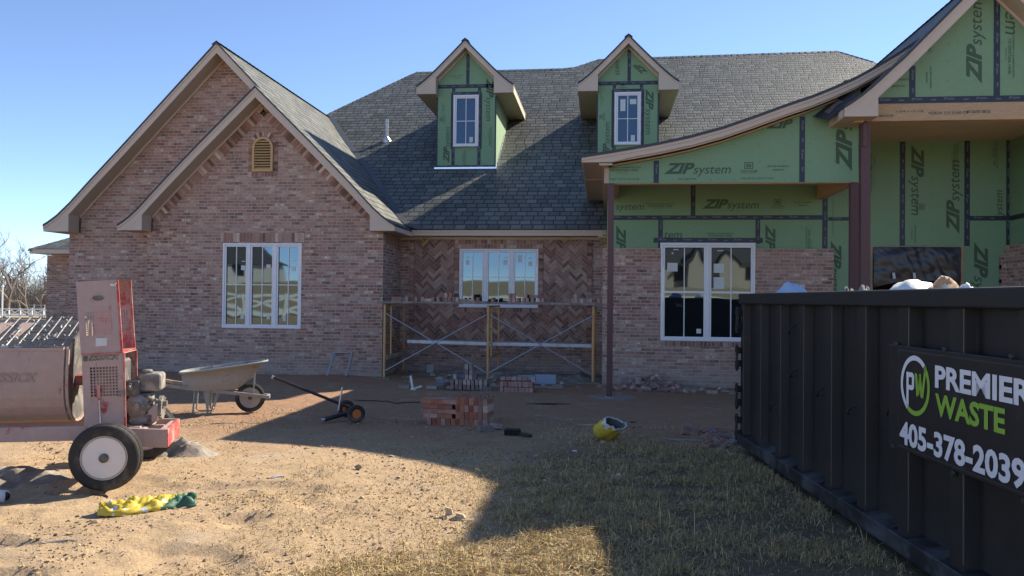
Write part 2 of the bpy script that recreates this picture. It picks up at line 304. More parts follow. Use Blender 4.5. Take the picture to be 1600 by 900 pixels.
M['bark'] = simple("grey_brown_bark", (0.165,0.138,0.12), 0.9, 0.25, 2.0, obj=False)
M['nbrick'] = simple("neighbour_pale_brick", (0.42,0.36,0.28), 0.85, 0.15, 0.8, obj=False)
M['nroof'] = simple("neighbour_dark_roof", (0.075,0.07,0.068), 0.9, 0.15, 0.8, obj=False)
M['npale'] = simple("neighbour_pale_siding", (0.60,0.57,0.52), 0.8, 0.08, 0.8, obj=False)

# ------------------------------------------------------------------ mesh helpers
def frame(loc=(0,0,0), rot=(0,0,0)): return Matrix.Translation(loc) @ Euler(rot,'XYZ').to_matrix().to_4x4()
class MB:
    def __init__(s): s.v=[]; s.f=[]; s.mi=[]; s.uv={}; s.col=[]; s.mats=[]; s.cm=0; s.cc=(1,1,1); s.usecol=False; s.sm=[]; s.cs=False
    def mat(s, m):
        if m not in s.mats: s.mats.append(m)
        s.cm = s.mats.index(m); return s
    def color(s, c): s.cc=tuple(c[:3]); s.usecol=True; return s
    def smooth(s, b=True): s.cs=b; return s
    def face(s, idx, uv=None):
        s.f.append(tuple(idx)); s.mi.append(s.cm); s.col.append(s.cc); s.sm.append(s.cs)
        if uv is not None: s.uv[len(s.f)-1] = uv
    def poly(s, pts, uv=None):
        b=len(s.v); s.v += [tuple(p) for p in pts]; s.face(range(b,b+len(pts)), uv); return s
    def raw(s, verts, faces, mtx=None):
        b=len(s.v)
        s.v += [tuple(mtx@Vector(p)) for p in verts] if mtx is not None else [tuple(p) for p in verts]
        for f in faces: s.face([b+i for i in f])
        return s
    def hexa(s, p):                                # eight corners: bottom ring, top ring
        return s.raw(p, [(3,2,1,0),(4,5,6,7),(0,1,5,4),(1,2,6,5),(2,3,7,6),(3,0,4,7)])
    def box(s, x0,x1,y0,y1,z0,z1, mtx=None):
        p=[(x0,y0,z0),(x1,y0,z0),(x1,y1,z0),(x0,y1,z0),(x0,y0,z1),(x1,y0,z1),(x1,y1,z1),(x0,y1,z1)]
        s.raw(p, [(3,2,1,0),(4,5,6,7),(0,1,5,4),(1,2,6,5),(2,3,7,6),(3,0,4,7)], mtx)
        return s
    def prism_y(s, pts, y0, y1, mtx=None):          # outline in x,z carried from y0 to y1 (front at y0)
        n=len(pts); v=[(x,y0,z) for x,z in pts]+[(x,y1,z) for x,z in pts]
        a=sum(pts[i][0]*pts[(i+1)%n][1]-pts[(i+1)%n][0]*pts[i][1] for i in range(n))
        f=[tuple(range(n)), tuple(range(2*n-1,n-1,-1))]+[(i,n+i,n+(i+1)%n,(i+1)%n) for i in range(n)]
        if a<0: f=[tuple(reversed(q)) for q in f]
        s.raw(v,f,mtx)
        return s
    def prism_x(s, pts, x0, x1, mtx=None):          # outline in y,z carried along x
        n=len(pts); v=[(x0,y,z) for y,z in pts]+[(x1,y,z) for y,z in pts]
        a=sum(pts[i][0]*pts[(i+1)%n][1]-pts[(i+1)%n][0]*pts[i][1] for i in range(n))
        f=[tuple(reversed(range(n))), tuple(range(n,2*n))]+[((i+1)%n,n+(i+1)%n,n+i,i) for i in range(n)]
        if a<0: f=[tuple(reversed(q)) for q in f]
        s.raw(v,f,mtx)
        return s
    def prism_z(s, pts, z0, z1, mtx=None):
        n=len(pts); v=[(x,y,z0) for x,y in pts]+[(x,y,z1) for x,y in pts]
        a=sum(pts[i][0]*pts[(i+1)%n][1]-pts[(i+1)%n][0]*pts[i][1] for i in range(n))
        f=[tuple(reversed(range(n))), tuple(range(n,2*n))]+[(i,(i+1)%n,n+(i+1)%n,n+i) for i in range(n)]
        if a<0: f=[tuple(reversed(q)) for q in f]
        s.raw(v,f,mtx)
        return s
    def tube(s, path, r, n=8, mtx=None, cap=True):
        P=[Vector(p) for p in path]; R=r if isinstance(r,(list,tuple)) else [r]*len(P); b=len(s.v); up=None
        for i,p in enumerate(P):
            d=((P[min(i+1,len(P)-1)]-P[max(i-1,0)])).normalized()
            if up is None: up = Vector((0,0,1)) if abs(d.z)<0.9 else Vector((1,0,0))
            sd=d.cross(up); 
            if sd.length<1e-5: sd=d.orthogonal()
            sd.normalize(); up=sd.cross(d).normalized()
            for k in range(n):
                a=2*pi*k/n; q=p+(sd*cos(a)+up*sin(a))*R[i]
                s.v.append(tuple(mtx@q) if mtx is not None else tuple(q))
        for i in range(len(P)-1):
            for k in range(n): s.face((b+i*n+k, b+i*n+(k+1)%n, b+(i+1)*n+(k+1)%n, b+(i+1)*n+k))
        if cap: s.face([b+k for k in reversed(range(n))]); s.face([b+(len(P)-1)*n+k for k in range(n)])
        return s
    def lathe(s, prof, n=32, mtx=None, closed=False):  # profile (radius, axial) turned about local z
        b=len(s.v); m=len(prof)
        for r,z in prof:
            for k in range(n):
                a=2*pi*k/n; q=Vector((r*cos(a), r*sin(a), z)); s.v.append(tuple(mtx@q) if mtx is not None else tuple(q))
        rg=range(m) if closed else range(m-1)
        for i in rg:
            j=(i+1)%m
            for k in range(n): s.face((b+i*n+k, b+i*n+(k+1)%n, b+j*n+(k+1)%n, b+j*n+k))
        if not closed: s.face([b+k for k in reversed(range(n))]); s.face([b+(m-1)*n+k for k in range(n)])
        return s
    def build(s, name, mat=None, parent=None, inv=None, bevel=0.0, seg=1, recalc=False):
        me=bpy.data.meshes.new(name); me.from_pydata(s.v,[],s.f)
        mats = s.mats if s.mats else [mat]
        for m in mats: me.materials.append(M[m] if isinstance(m,str) else m)
        if len(mats)>1: me.polygons.foreach_set('material_index', s.mi)
        me.polygons.foreach_set('use_smooth', s.sm)
        if s.uv:
            ul=me.uv_layers.new(name='UVMap')
            for p in me.polygons:
                q=s.uv.get(p.index)
                if q:
                    for k,li in enumerate(p.loop_indices): ul.data[li].uv=q[k]
        if s.usecol:
            at=me.attributes.new('Col','FLOAT_COLOR','CORNER'); arr=np.ones((len(me.loops),4),np.float32); i=0
            tot=[len(f) for f in s.f]; arr[:,:3]=np.repeat(np.array(s.col,np.float32), tot, axis=0)
            at.data.foreach_set('color', arr.ravel())
        if recalc:
            bm=bmesh.new(); bm.from_mesh(me); bmesh.ops.recalc_face_normals(bm, faces=bm.faces); bm.to_mesh(me); bm.free()
        me.update(); o=bpy.data.objects.new(name,me); COLL.objects.link(o)
        if parent is not None:
            o.parent=parent
            if inv is not None: o.matrix_parent_inverse=inv
        if bevel:
            md=o.modifiers.new('bevel','BEVEL'); md.width=bevel; md.segments=seg; md.limit_method='ANGLE'; md.angle_limit=radians(40)
        return o
def thing(name, label, cat, loc=(0,0,0), rot=(0,0,0), group=None):
    o=bpy.data.objects.new(name,None); COLL.objects.link(o); o.location=loc; o.rotation_euler=rot; o.empty_display_size=0.2
    o['label']=label; o['category']=cat
    if group: o['group']=group
    return o
def tag(o, label, cat, group=None, kind=None):
    o['label']=label; o['category']=cat
    if group: o['group']=group
    if kind: o['kind']=kind
    return o
def structure(o): o['kind']='structure'; return o
def dup(root, loc, rot=None, label=None):
    r=root.copy(); COLL.objects.link(r); r.location=loc
    if rot is not None: r.rotation_euler=rot
    if label: r['label']=label
    for ch in root.children:
        c=ch.copy(); COLL.objects.link(c); c.parent=r
        for g in ch.children:
            d=g.copy(); COLL.objects.link(d); d.parent=c
    return r
_tc={}
def text(s, shear=0.0, bold=0.0, sp=1.0):          # letters as flat faces in x,y; bounding box starts at 0,0
    k=(s,shear,bold,sp)
    if k in _tc: return _tc[k]
    cu=bpy.data.curves.new('t','FONT'); cu.body=s; cu.size=1.0; cu.shear=shear; cu.offset=bold; cu.resolution_u=3; cu.space_character=sp
    ob=bpy.data.objects.new('t',cu); COLL.objects.link(ob); dg=bpy.context.evaluated_depsgraph_get(); dg.update()
    me=bpy.data.meshes.new_from_object(ob.evaluated_get(dg)); v=[tuple(a.co) for a in me.vertices]; f=[tuple(p.vertices) for p in me.polygons]
    bpy.data.objects.remove(ob); bpy.data.curves.remove(cu); bpy.data.meshes.remove(me)
    x0=min(a[0] for a in v); y0=min(a[1] for a in v); x1=max(a[0] for a in v); y1=max(a[1] for a in v)
    _tc[k]=([(a[0]-x0,a[1]-y0,0) for a in v], f, x1-x0, y1-y0); return _tc[k]
def put_text(mb, s, org, ux, uy, w=None, h=None, shear=0.0, bold=0.0, sp=1.0, x0=0.0, y0=0.0):
    v,f,tw,th=text(s,shear,bold,sp); sx=(w/tw) if w else None; sy=(h/th) if h else None
    sx=sx or sy; sy=sy or sx
    O=Vector(org); ux=Vector(ux).normalized(); uy=Vector(uy).normalized()
    mb.raw([O+ux*(x0+a[0]*sx)+uy*(y0+a[1]*sy) for a in v], f)
def ico(sub=1):
    bm=bmesh.new(); bmesh.ops.create_icosphere(bm, subdivisions=sub, radius=1.0); v=[tuple(a.co) for a in bm.verts]; f=[tuple(x.index for x in p.verts) for p in bm.faces]; bm.free(); return v,f
ICO={k:ico(k) for k in (1,2,3,4)}
from mathutils import noise as mnoise
def lump(mb, c, r, sub=2, amp=0.25, fr=2.0, mtx=None, flat=None, seed=0.0, sharp=False):
    v,f=ICO[sub]; out=[]
    for p in v:
        q=Vector(p); n=mnoise.fractal(q*fr+Vector((seed,seed*1.7,seed*0.3)),1.0,2.0,4) if not sharp else mnoise.cell(q*fr+Vector((seed,0,0)))-0.5
        q=q*(1+amp*n); q=Vector((q.x*r[0],q.y*r[1],q.z*r[2]))
        if flat is not None and q.z<flat: q.z=flat
        q=q+Vector(c) if mtx is None else mtx@(q+Vector(c))
        out.append(q)
    mb.raw(out,f)
def bcol(lo=0.0,hi=1.0):
    t=random.uniform(lo,hi)
    for i in range(len(BRICK_RAMP)-1):
        a,b=BRICK_RAMP[i],BRICK_RAMP[i+1]
        if t<=b[0]:
            k=(t-a[0])/(b[0]-a[0]); return tuple(a[1][j]+(b[1][j]-a[1][j])*k for j in range(3))
    return BRICK_RAMP[-1][1]
# ================================================================== THE HOUSE
HLOC=(-3.0,17.0,0.0)
house = thing('brick_house','half-built brick house with grey shingle roof, two green dormers and bare green wall sheathing','house',HLOC)
HINV = Matrix.Translation(HLOC).inverted()
def hp(mb, name, mat=None, parent=None, **k):
    return mb.build(name, mat, parent or house, HINV if parent is None else None, **k)
YS, YB, YR, YP, YSH = 16.85, 17.18, 18.36, 16.10, 16.20     # small gable, big gable, recess, porch brick, porch sheathing
GROUND=-0.25

def roof_strip(mb, prof, y0, y1, th=0.045):
    """shingled sheet: profile eave->ridge in x,z carried back from y0 to y1, with its own thickness"""
    s=0.0; n=len(prof)
    for i in range(n-1):
        (xa,za),(xb,zb)=prof[i],prof[i+1]; L=sqrt((xb-xa)**2+(zb-za)**2)
        sg = 1 if xb<xa else -1
        q=[(xa,y0,za),(xa,y1,za),(xb,y1,zb),(xb,y0,zb)]; uv=[(y0*sg,s),(y1*sg,s),(y1*sg,s+L),(y0*sg,s+L)]
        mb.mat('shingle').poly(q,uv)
        mb.mat('darkmetal').poly([(x,y,z-th) for x,y,z in reversed(q)])
        mb.poly([(xa,y0,za-th),(xa,y0,za),(xb,y0,zb),(xb,y0,zb-th)])
        s+=L
    (xa,za)=prof[0]; mb.poly([(xa,y0,za),(xa,y0,za-th),(xa,y1,za-th),(xa,y1,za)])
def band(top, dz):                                          # board under a profile
    return list(top)+[(x,z-dz) for x,z in reversed(top)]
def interp(prof, x):
    p=sorted(prof)
    for (xa,za),(xb,zb) in zip(p,p[1:]):
        if xa<=x<=xb: return za+(zb-za)*(x-xa)/(xb-xa)
    return p[0][1] if x<p[0][0] else p[-1][1]
def rake_assembly(mb_f, mb_s, side, prof, cx, yf, yw, fd, box_x, box_z, eave_back, sgn):
    """one side of a gable: fascia board following the roof line, soffit back to the wall and boxed eave return.
       prof: list of (dx,z) from ridge to eave; sgn +1 right, -1 left"""
    T=[(cx+sgn*dx, z-0.05) for dx,z in prof]
    ex=T[-1][0]
    Bt=[]
    for x,z in T:
        Bt.append((x, max(z-fd, box_z)))
    # fascia board (two layers: board and drip strip)
    mb_f.mat('trim').prism_y(T+list(reversed(Bt)), yf, yf+0.028)
    mb_f.prism_y(T+[(x,z-0.05) for x,z in reversed(T)], yf-0.014, yf+0.004)
    # boxed return plate under the flare
    bx=cx+sgn*box_x
    pts=[(x,z-fd+0.02) for x,z in T if abs(x-cx)>box_x]
    zb=interp([(x,z-fd+0.02) for x,z in T], bx)
    plate=[(bx,zb)]+pts
    plate=[(x,max(z,box_z+0.001)) for x,z in plate]+[(ex,box_z),(bx,box_z)]
    mb_f.prism_y(plate, yf+0.004, yf+0.024)
    # soffit sloping with the roof from the fascia to the wall, then the return's side, bottom and outer face
    up=[(x,z-fd+0.015) for x,z in T if abs(x-cx)<=box_x]+[(bx,zb-0.005)]
    for (xa,za),(xb,zb2) in zip(up,up[1:]):
        mb_s.mat('soffit').poly([(xa,yf+0.02,za),(xb,yf+0.02,zb2),(xb,yw,zb2),(xa,yw,za)])
    # trim strip where soffit meets wall
    mb_f.mat('trim').prism_y(up+[(x,z-0.055) for x,z in reversed(up)], yw-0.03, yw-0.003)
    mb_s.mat('soffit').poly([(bx,yf+0.02,zb),(bx,yf+0.02,box_z),(bx,yw,box_z),(bx,yw,zb)])
    mb_s.poly([(bx,yf+0.01,box_z+0.004),(ex,yf+0.01,box_z+0.004),(ex,eave_back,box_z+0.004),(bx,eave_back,box_z+0.004)])
    zt=T[-1][1]
    mb_f.mat('trim').box(min(ex,ex-sgn*0.03),max(ex,ex-sgn*0.03), yf+0.001, eave_back, box_z, zt)
    mb_f.prism_y([(bx-sgn*0.0,box_z),(bx+sgn*0.05,box_z),(bx+sgn*0.05,zb-0.06),(bx,zb-0.02)], yw-0.045, yw-0.002)

PS=[(0,6.2),(1.25,4.99),(2.0,4.24),(2.3,3.93),(2.6,3.61),(2.8,3.43),(2.96,3.31),(3.09,3.235)]
CXS=-7.4
PBL=[(0,7.28),(2.2,4.985),(2.92,4.25),(3.4,3.745),(3.7,3.47),(3.9,3.33),(4.02,3.26)]
CXB=-8.45
bf=MB(); bs=MB()
rake_assembly(bf,bs,None,PS,CXS,16.42,YS,0.20,2.55,3.09,18.2,+1)
rake_assembly(bf,bs,None,PS,CXS,16.42,YS,0.20,2.53,3.10,17.2,-1)
rake_assembly(bf,bs,None,PBL,CXB,16.75,YB,0.20,3.42,3.10,26.0,-1)
PBR=[(0,7.28),(1.05,6.2)]
T=[(CXB+d,z-0.05) for d,z in PBR]; bf.mat('trim').prism_y(T+[(x,z-0.2) for x,z in reversed(T)],16.75,16.778)
bs.mat('soffit').poly([(T[0][0],16.77,T[0][1]-0.19),(T[1][0],16.77,T[1][1]-0.19),(T[1][0],YB,T[1][1]-0.19),(T[0][0],YB,T[0][1]-0.19)])
# recess eave
bf.mat('trim').box(-4.42,0.02,17.945,17.972,3.112,3.232); bf.box(-4.42,0.02,17.932,17.946,3.185,3.236)
bs.mat('soffit').poly([(-4.7,17.96,3.116),(-4.7,YR,3.116),(0.06,YR,3.116),(0.06,17.96,3.116)])
bf.box(-4.66,0.0,YR-0.03,YR-0.002,3.055,3.113)
bf.mat('lumber').box(0.025,0.10,17.94,18.0,3.13,3.24); bf.box(-0.09,0.10,17.9,18.1,3.07,3.105)
hp(bf,'fascia_trim',bevel=0.004); hp(bs,'soffit')

# ---- brick walls
mb=MB().mat('brick')
def gable_wall(mb, x0,x1, prof_l, cx, prof_r, y, th, drop):
    pts=[(x0,GROUND),(x1,GROUND)]
    R=[(cx+d,z-drop) for d,z in prof_r if cx+d<x1-0.02]; R.append((x1, interp([(cx+d,z-drop) for d,z in prof_r],x1)))
    Lp=[(cx-d,z-drop) for d,z in prof_l if cx-d>x0+0.02]; Lp.append((x0, interp([(cx-d,z-drop) for d,z in prof_l],x0)))
    mb.prism_y(pts+list(reversed(R))+Lp[1:], y, y+th)
# small gable front with window opening left out
W1=(-8.28,-6.485,0.995,2.855); W2=(-3.28,-1.445,1.50,2.84); W3=(1.16,2.975,0.90,2.815)
def wall_with_hole(mb, x0,x1,z0,z1, hole, y, th):
    a,b,c,d=hole
    mb.box(x0,a,y,y+th,z0,z1); mb.box(b,x1,y,y+th,z0,z1); mb.box(a,b,y,y+th,z0,c); mb.box(a,b,y,y+th,d,z1)
wall_with_hole(mb,-10.05,-4.67,GROUND,3.12,W1,YS,0.1)
R=[(CXS+d,z-0.24) for d,z in PS if d<2.73]; Lp=[(CXS-d,z-0.24) for d,z in PS if d<2.65]
zt=interp([(CXS+d,z-0.24) for d,z in PS],-4.67)
mb.prism_y([(-10.05,3.12),(-4.67,3.12),(-4.67,zt)]+list(reversed(R))+Lp[1:]+[(-10.05,interp([(CXS-d,z-0.24) for d,z in PS],-10.05))],YS,YS+0.1)
mb.box(-10.05,-9.95,YS+0.1,YB,GROUND,3.3)
gable_wall(mb,-12.14,-7.0,PBL,CXB,[(0,7.28),(2.0,5.2)],YB,0.1,0.24)
mb.box(-12.14,-12.04,YB+0.1,26.0,GROUND,3.15)
mb.box(-4.77,-4.67,YS+0.1,YR,GROUND,3.14)
wall_with_hole(mb,-4.67,0.02,GROUND,3.14,W2,YR,0.1)
mb.box(0.02,0.12,YP+0.1,YR+0.1,GROUND,2.72)
wall_with_hole(mb,0.02,4.45,GROUND,2.722,(W3[0],W3[1],W3[2],2.722),YP,0.095)
hp(mb,'brick_wall'); mb=MB().mat('brick'); mb.box(7.60,7.70,13.70,YSH-0.01,GROUND,2.80)
for k in range(13):                                          # toothed end of the unfinished brick
    if k%2: mb.box(7.50,7.60,YSH-0.11,YSH-0.012,0.86+k*0.1356,0.86+k*0.1356+0.07)
mb.box(7.50,7.599,YSH-0.105,YSH-0.012,GROUND,2.62)
hp(mb,'brick_wall')
xw=onY(73,440,26.0).x; mb=MB().mat('brick'); mb.box(xw,-12.0,26.0,26.1,-0.6,3.05); mb.box(xw,xw+.1,26.1,36,-0.6,3.05); hp(mb,'wing_wall')
# single brick trims: rake courses, soldier heads, sills, pilasters, vent arch
mb=MB().mat('piece')
def brick_quad(mb, c, du, dv, w, h, y0, y1, col=None):        # brick face centred at c=(x,z), axes du,dv in the wall
    mb.color(col or bcol(0.05,0.95)); p=[]
    for a,b in ((-1,-1),(1,-1),(1,1),(-1,1)): p.append((c[0]+du[0]*a*w/2+dv[0]*b*h/2, c[1]+du[1]*a*w/2+dv[1]*b*h/2))
    mb.prism_y(p,y0,y1)
for sgn,bx in ((1,2.55),(-1,2.60)):
    p0=Vector((CXS+sgn*bx, 6.2-0.255-bx*0.965)); p1=Vector((CXS, 6.2-0.255)); d=(p1-p0); L=d.length; d.normalize(); nrm_=Vector((d.y*sgn*-1,d.x*sgn))*1.0
    inn=Vector((-sgn*0.70,-0.72)).normalized(); inn=(inn-d*inn.dot(d)).normalized()
    n=int((L-0.08)/0.0745)
    for k in range(n):
        c=p0+d*(0.05+k*0.0745)+inn*0.125
        brick_quad(mb,c,d,inn,0.0655,0.20,YS-0.012,YS+0.02)
    hp(mb,'brick_rake_course'); mb=MB().mat('piece')
def soldier(mb,x0,x1,z0,z1,y,w=0.0745,lo=0.1,hi=0.9,proud=0.012):
    mb=MB().mat('piece')
    n=max(1,round((x1-x0)/w)); w=(x1-x0)/n; mb.mat('mortar').color((1,1,1)).box(x0,x1,y-proud+0.006,y+0.012,z0,z1); mb.mat('piece')
    for k in range(n): brick_quad(mb,(x0+(k+.5)*w,(z0+z1)/2),(1,0),(0,1),w-0.013,z1-z0-0.010,y-proud,y+0.02,bcol(lo,hi))
    hp(mb,'brick_course')
soldier(mb,W1[0]-0.06,W1[1]+0.06,2.875,3.085,YS)
soldier(mb,W3[0],W3[1],0.79,0.893,YP,0.0745,0.1,0.8,0.02)
soldier(mb,W2[0]-0.1,W2[1]+0.1,2.955,3.055,YR,0.0745,0.15,0.85,0.03); soldier(mb,W2[0]-0.1,W2[1]+0.1,2.85,2.945,YR,0.0745,0.15,0.85,0.035)
soldier(mb,W2[0]-0.1,W2[1]+0.1,1.385,1.49,YR,0.0745,0.05,0.7,0.035)
def stack(mb,x0,x1,z0,z1,y,h=0.0745,proud=0.03,lo=0.05,hi=0.8):
    mb=MB().mat('piece')
    n=round((z1-z0)/h); h=(z1-z0)/n
    for k in range(n): brick_quad(mb,((x0+x1)/2,z0+(k+.5)*h),(1,0),(0,1),x1-x0-0.006,h-0.009,y-proud,y+0.02,bcol(lo,hi))
    hp(mb,'brick_pilaster')
stack(mb,W2[0]-0.115,W2[0]-0.005,1.50,2.85,YR); stack(mb,W2[1]+0.005,W2[1]+0.115,1.50,2.85,YR)
stack(mb,-4.45,-4.34,0.69,3.05,YR); stack(mb,-0.33,-0.22,0.69,3.05,YR)
soldier(mb,-4.34,-0.33,0.62,0.69,YR,0.2,0.05,0.7,0.02)
# vent surround
vx,vz,vr=-7.39,4.945,0.235
for k in range(15):
    a=pi*(k+.5)/15; brick_quad(mb,(vx+cos(a)*(vr+0.065),vz+sin(a)*(vr+0.065)),(-sin(a),cos(a)),(cos(a),sin(a)),0.052,0.10,YS-0.014,YS+0.02)
hp(mb,'brick_arch'); mb=MB().mat('piece')
soldier(mb,vx-0.33,vx+0.33,4.31,4.415,YS)
stack(mb,vx-0.335,vx-0.24,4.42,vz,YS,0.0745,0.012); stack(mb,vx+0.24,vx+0.335,4.42,vz,YS,0.0745,0.012)
# soldier frieze on the side return of the recess
for k in range(16):
    mb.color(bcol(0.0,0.6)); y=YS+0.14+k*0.076
    if y<YR-0.05: mb.box(-4.672,-4.66,y,y+0.067,2.86,3.06)
hp(mb,'brick_frieze')
# herringbone panels, brick by brick
def clip(poly, rect):
    for ax,val,keep in ((0,rect[0],1),(0,rect[1],-1),(1,rect[2],1),(1,rect[3],-1)):
        out=[]; n=len(poly)
        for i in range(n):
            a,b=poly[i],poly[(i+1)%n]; ia=(a[ax]-val)*keep>=0; ib=(b[ax]-val)*keep>=0
            if ia: out.append(a)
            if ia!=ib:
                t=(val-a[ax])/(b[ax]-a[ax]); out.append((a[0]+(b[0]-a[0])*t,a[1]+(b[1]-a[1])*t))
        poly=out
        if len(poly)<3: return None
    return poly
mb=MB()
mb.mat('piece')
rects=[(-4.335,W2[0]-0.12,0.695,3.05),(W2[1]+0.12,-0.335,0.695,3.05),(W2[0]-0.12,W2[1]+0.12,0.695,1.38)]
for a,b,c,d in rects: mb.mat('mortar').box(a,b,YR-0.008,YR-0.001,c,d)
mb.mat('piece')
bw,bl=0.070,0.210; c45=cos(pi/4); m=0.0055
for i in range(-40,60):
    for j in range(-40,60):
        # classic herringbone: pairs of bricks stepping by one width
        for k in (0,1):
            # cell lattice
            ax=i*bw+j*0; 
            x0=(i+ (3*j))*bw*1.0; y0=(i-(3*j))*bw*1.0
            if k==0: q=[(x0+m,y0+m),(x0+bl-m,y0+m),(x0+bl-m,y0+bw-m),(x0+m,y0+bw-m)]
            else: q=[(x0+m,y0+bw+m),(x0+bw-m,y0+bw+m),(x0+bw-m,y0+bw+bl-m),(x0+m,y0+bw+bl-m)]
            P=[((a-b)*c45-2.35, (a+b)*c45+1.8) for a,b in q]
            cx=sum(p[0] for p in P)/4; cz=sum(p[1] for p in P)/4
            if not(-4.6<cx<0 and 0.5<cz<3.3): continue
            col=bcol(0.12,0.84); pr=random.uniform(0.016,0.026)
            if random.random()<0.07: col=(0.27,0.14,0.11)
            for rc in rects:
                cp=clip(P,rc)
                if cp: mb.color(tuple(x*0.92 for x in col)).prism_y(cp,YR-pr,YR-0.006)
hp(mb,'herringbone_brick_panel')
# gable vent
mb=MB().mat('vent'); arc=[(vx+cos(pi*k/14)*vr, vz+sin(pi*k/14)*vr) for k in range(15)]; arci=[(vx+cos(pi*k/14)*(vr-0.05), vz+sin(pi*k/14)*(vr-0.05)) for k in range(15)]
out=[(vx+vr,4.42)]+arc+[(vx-vr,4.42)]; inn=[(vx+vr-0.05,4.47)]+arci+[(vx-vr+0.05,4.47)]
for k in range(len(out)-1): mb.prism_y([out[k],out[k+1],inn[k+1],inn[k]],YS-0.05,YS+0.01)
mb.prism_y([out[-1],out[0],inn[0],inn[-1]],YS-0.05,YS+0.01)
vent=hp(mb,'gable_vent')
mb=MB().mat('black').prism_y(inn,YS-0.003,YS+0.006)  # black backing painted for the shade between the slats
for k in range(11):
    z=4.485+k*0.059; hw=vr-0.05 if z<vz else sqrt(max(0,(vr-0.05)**2-(z-vz)**2))
    if hw>0.05: mb.mat('vent').prism_x([(YS-0.045,z),(YS-0.042,z-0.010),(YS-0.006,z+0.020),(YS-0.009,z+0.032)],vx-hw,vx+hw)
hp(mb,'louvre_slats',parent=vent)

# ---- roofs
SL=0.66; EY,EZ=17.90,3.245
def rz(y): return EZ+SL*(y-EY)
mb=MB().mat('shingle')
ridge=[(-6.54,27.56),(-4.5,27.56),(-1.35,27.60),(-0.95,27.72),(-0.6,28.02),(-0.2,28.40),(1.7,28.48),(8.0,28.68)]
main=[(-12.3,EY),(13.5,EY),(13.5,21.9),(8.0+0.865,27.59)]+list(reversed(ridge))
ks=sqrt(1+SL*SL)
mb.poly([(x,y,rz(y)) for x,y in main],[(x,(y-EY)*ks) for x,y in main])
mb.mat('shingle')
for (xa,ya),(xb,yb) in zip(ridge,ridge[1:]):                  # back slope
    mb.poly([(xb,yb,rz(yb)),(xa,ya,rz(ya)),(xa,ya+9.6,EZ),(xb,yb+9.6,EZ)],[(xb,6),(xa,6),(xa,0),(xb,0)])
mb.poly([(-12.3,EY,EZ),(-6.54,27.56,rz(27.56)),(-6.54,37.16,EZ),(-12.3,37.16,EZ)],[(0,0),(9,7),(19,0),(19,-1)])
mb.poly([(8.0,28.68,rz(28.68)),(8.865,27.59,rz(27.59)),(13.5,21.9,rz(21.9)),(13.5,38,EZ),(8.0,38.3,EZ)],[(0,7),(1,7),(7,3),(8,0),(0,0)])
# gable slopes
RS=[(-4.31,3.235)]+[(CXS+d,z) for d,z in reversed(PS[:-1])]
roof_strip(mb,RS,16.395,24.6)
roof_strip(mb,[(CXS,6.2),(CXB,7.28)],16.725,24.6)
roof_strip(mb,[(CXS-d,z) for d,z in reversed(PS)],16.395,17.3)
roof_strip(mb,[(CXB-d,z) for d,z in reversed(PBL)],16.725,24.6)
# low hip of the rear wing
mb.mat('shingle')
z0=3.21; mb.poly([(-19.12,25.0,z0),(-12.0,25.0,z0),(-12.0,31,z0+2.4),(-16.4,29.5,z0+1.85)],[(0,0),(7,0),(7,6.4),(2.7,4.9)])
mb.poly([(-19.12,25.0,z0),(-16.4,29.5,z0+1.85),(-16.4,34,z0+1.85),(-19.12,36,z0)],[(0,0),(4.5,3),(9,3),(11,0)])
roofo=hp(mb,'shingle_roof')
mb=MB().mat('trim'); mb.box(-19.10,-12.0,25.0,25.03,3.06,3.2); mb.box(-19.10,-19.07,25.03,36,3.06,3.2); mb.mat('soffit').poly([(-19.1,25.02,3.065),(-12,25.02,3.065),(-12,26,3.065),(-19.1,26,3.065)])
hp(mb,'fascia_trim')
# ridge caps, valley strips, drip edges
def cap(mb,a,b,w=0.13,step=0.21,lift=0.008):
    a=Vector(a); b=Vector(b); d=b-a; L=d.length; d.normalize(); sd=d.cross(Vector((0,0,1))).normalized()
    n=int(L/step)
    for k in range(n):
        p=a+d*(k*step); q=a+d*((k+1)*step+0.03); sv=random.uniform(0,50)
        for sgn in (1,-1):
            pp=[p+Vector((0,0,lift+0.012)), q+Vector((0,0,lift)), q+sd*sgn*w+Vector((0,0,lift-w*0.75)), p+sd*sgn*w+Vector((0,0,lift+0.012-w*0.75))]
            mb.poly(pp,[(sv+0.05,0.06),(sv+0.10,0.06),(sv+0.10,0.16),(sv+0.05,0.16)])
for (xa,ya),(xb,yb) in zip(ridge,ridge[1:]): mb=MB().mat('shingle'); cap(mb,(xa,ya,rz(ya)),(xb,yb,rz(yb))); hp(mb,'ridge_cap',parent=roofo)
mb=MB().mat('shingle'); cap(mb,(-8.5,24.27,rz(24.27)),(-6.54,27.56,rz(27.56))); hp(mb,'ridge_cap',parent=roofo)
mb=MB().mat('shingle'); cap(mb,(8.865,27.59,rz(27.59)),(8.0,28.68,rz(28.68))); hp(mb,'ridge_cap',parent=roofo)
mb=MB().mat('shingle'); cap(mb,(CXB,16.73,7.28),(CXB,24.1,7.28),w=0.11); hp(mb,'ridge_cap',parent=roofo)
mb=MB().mat('shingle'); cap(mb,(-19.12,25.0,z0),(-16.4,29.5,z0+1.85)); hp(mb,'ridge_cap',parent=roofo)
mb=MB().mat('darkmetal')                                      # valley: line where gable slope meets the main roof
vp=[]
for x,z in RS+[(CXB,7.28)]: vp.append(Vector((x,EY+(z-EZ)/SL,z)))
for a,b in zip(vp,vp[1:]):
    o1=Vector((0.10,0,0.012)); 
    mb.poly([a+Vector((-0.06,0,0.07)),a+Vector((0.15,0,0.014)),b+Vector((0.15,0,0.014)),b+Vector((-0.06,0,0.07))])
hp(mb,'valley_flashing',parent=roofo)
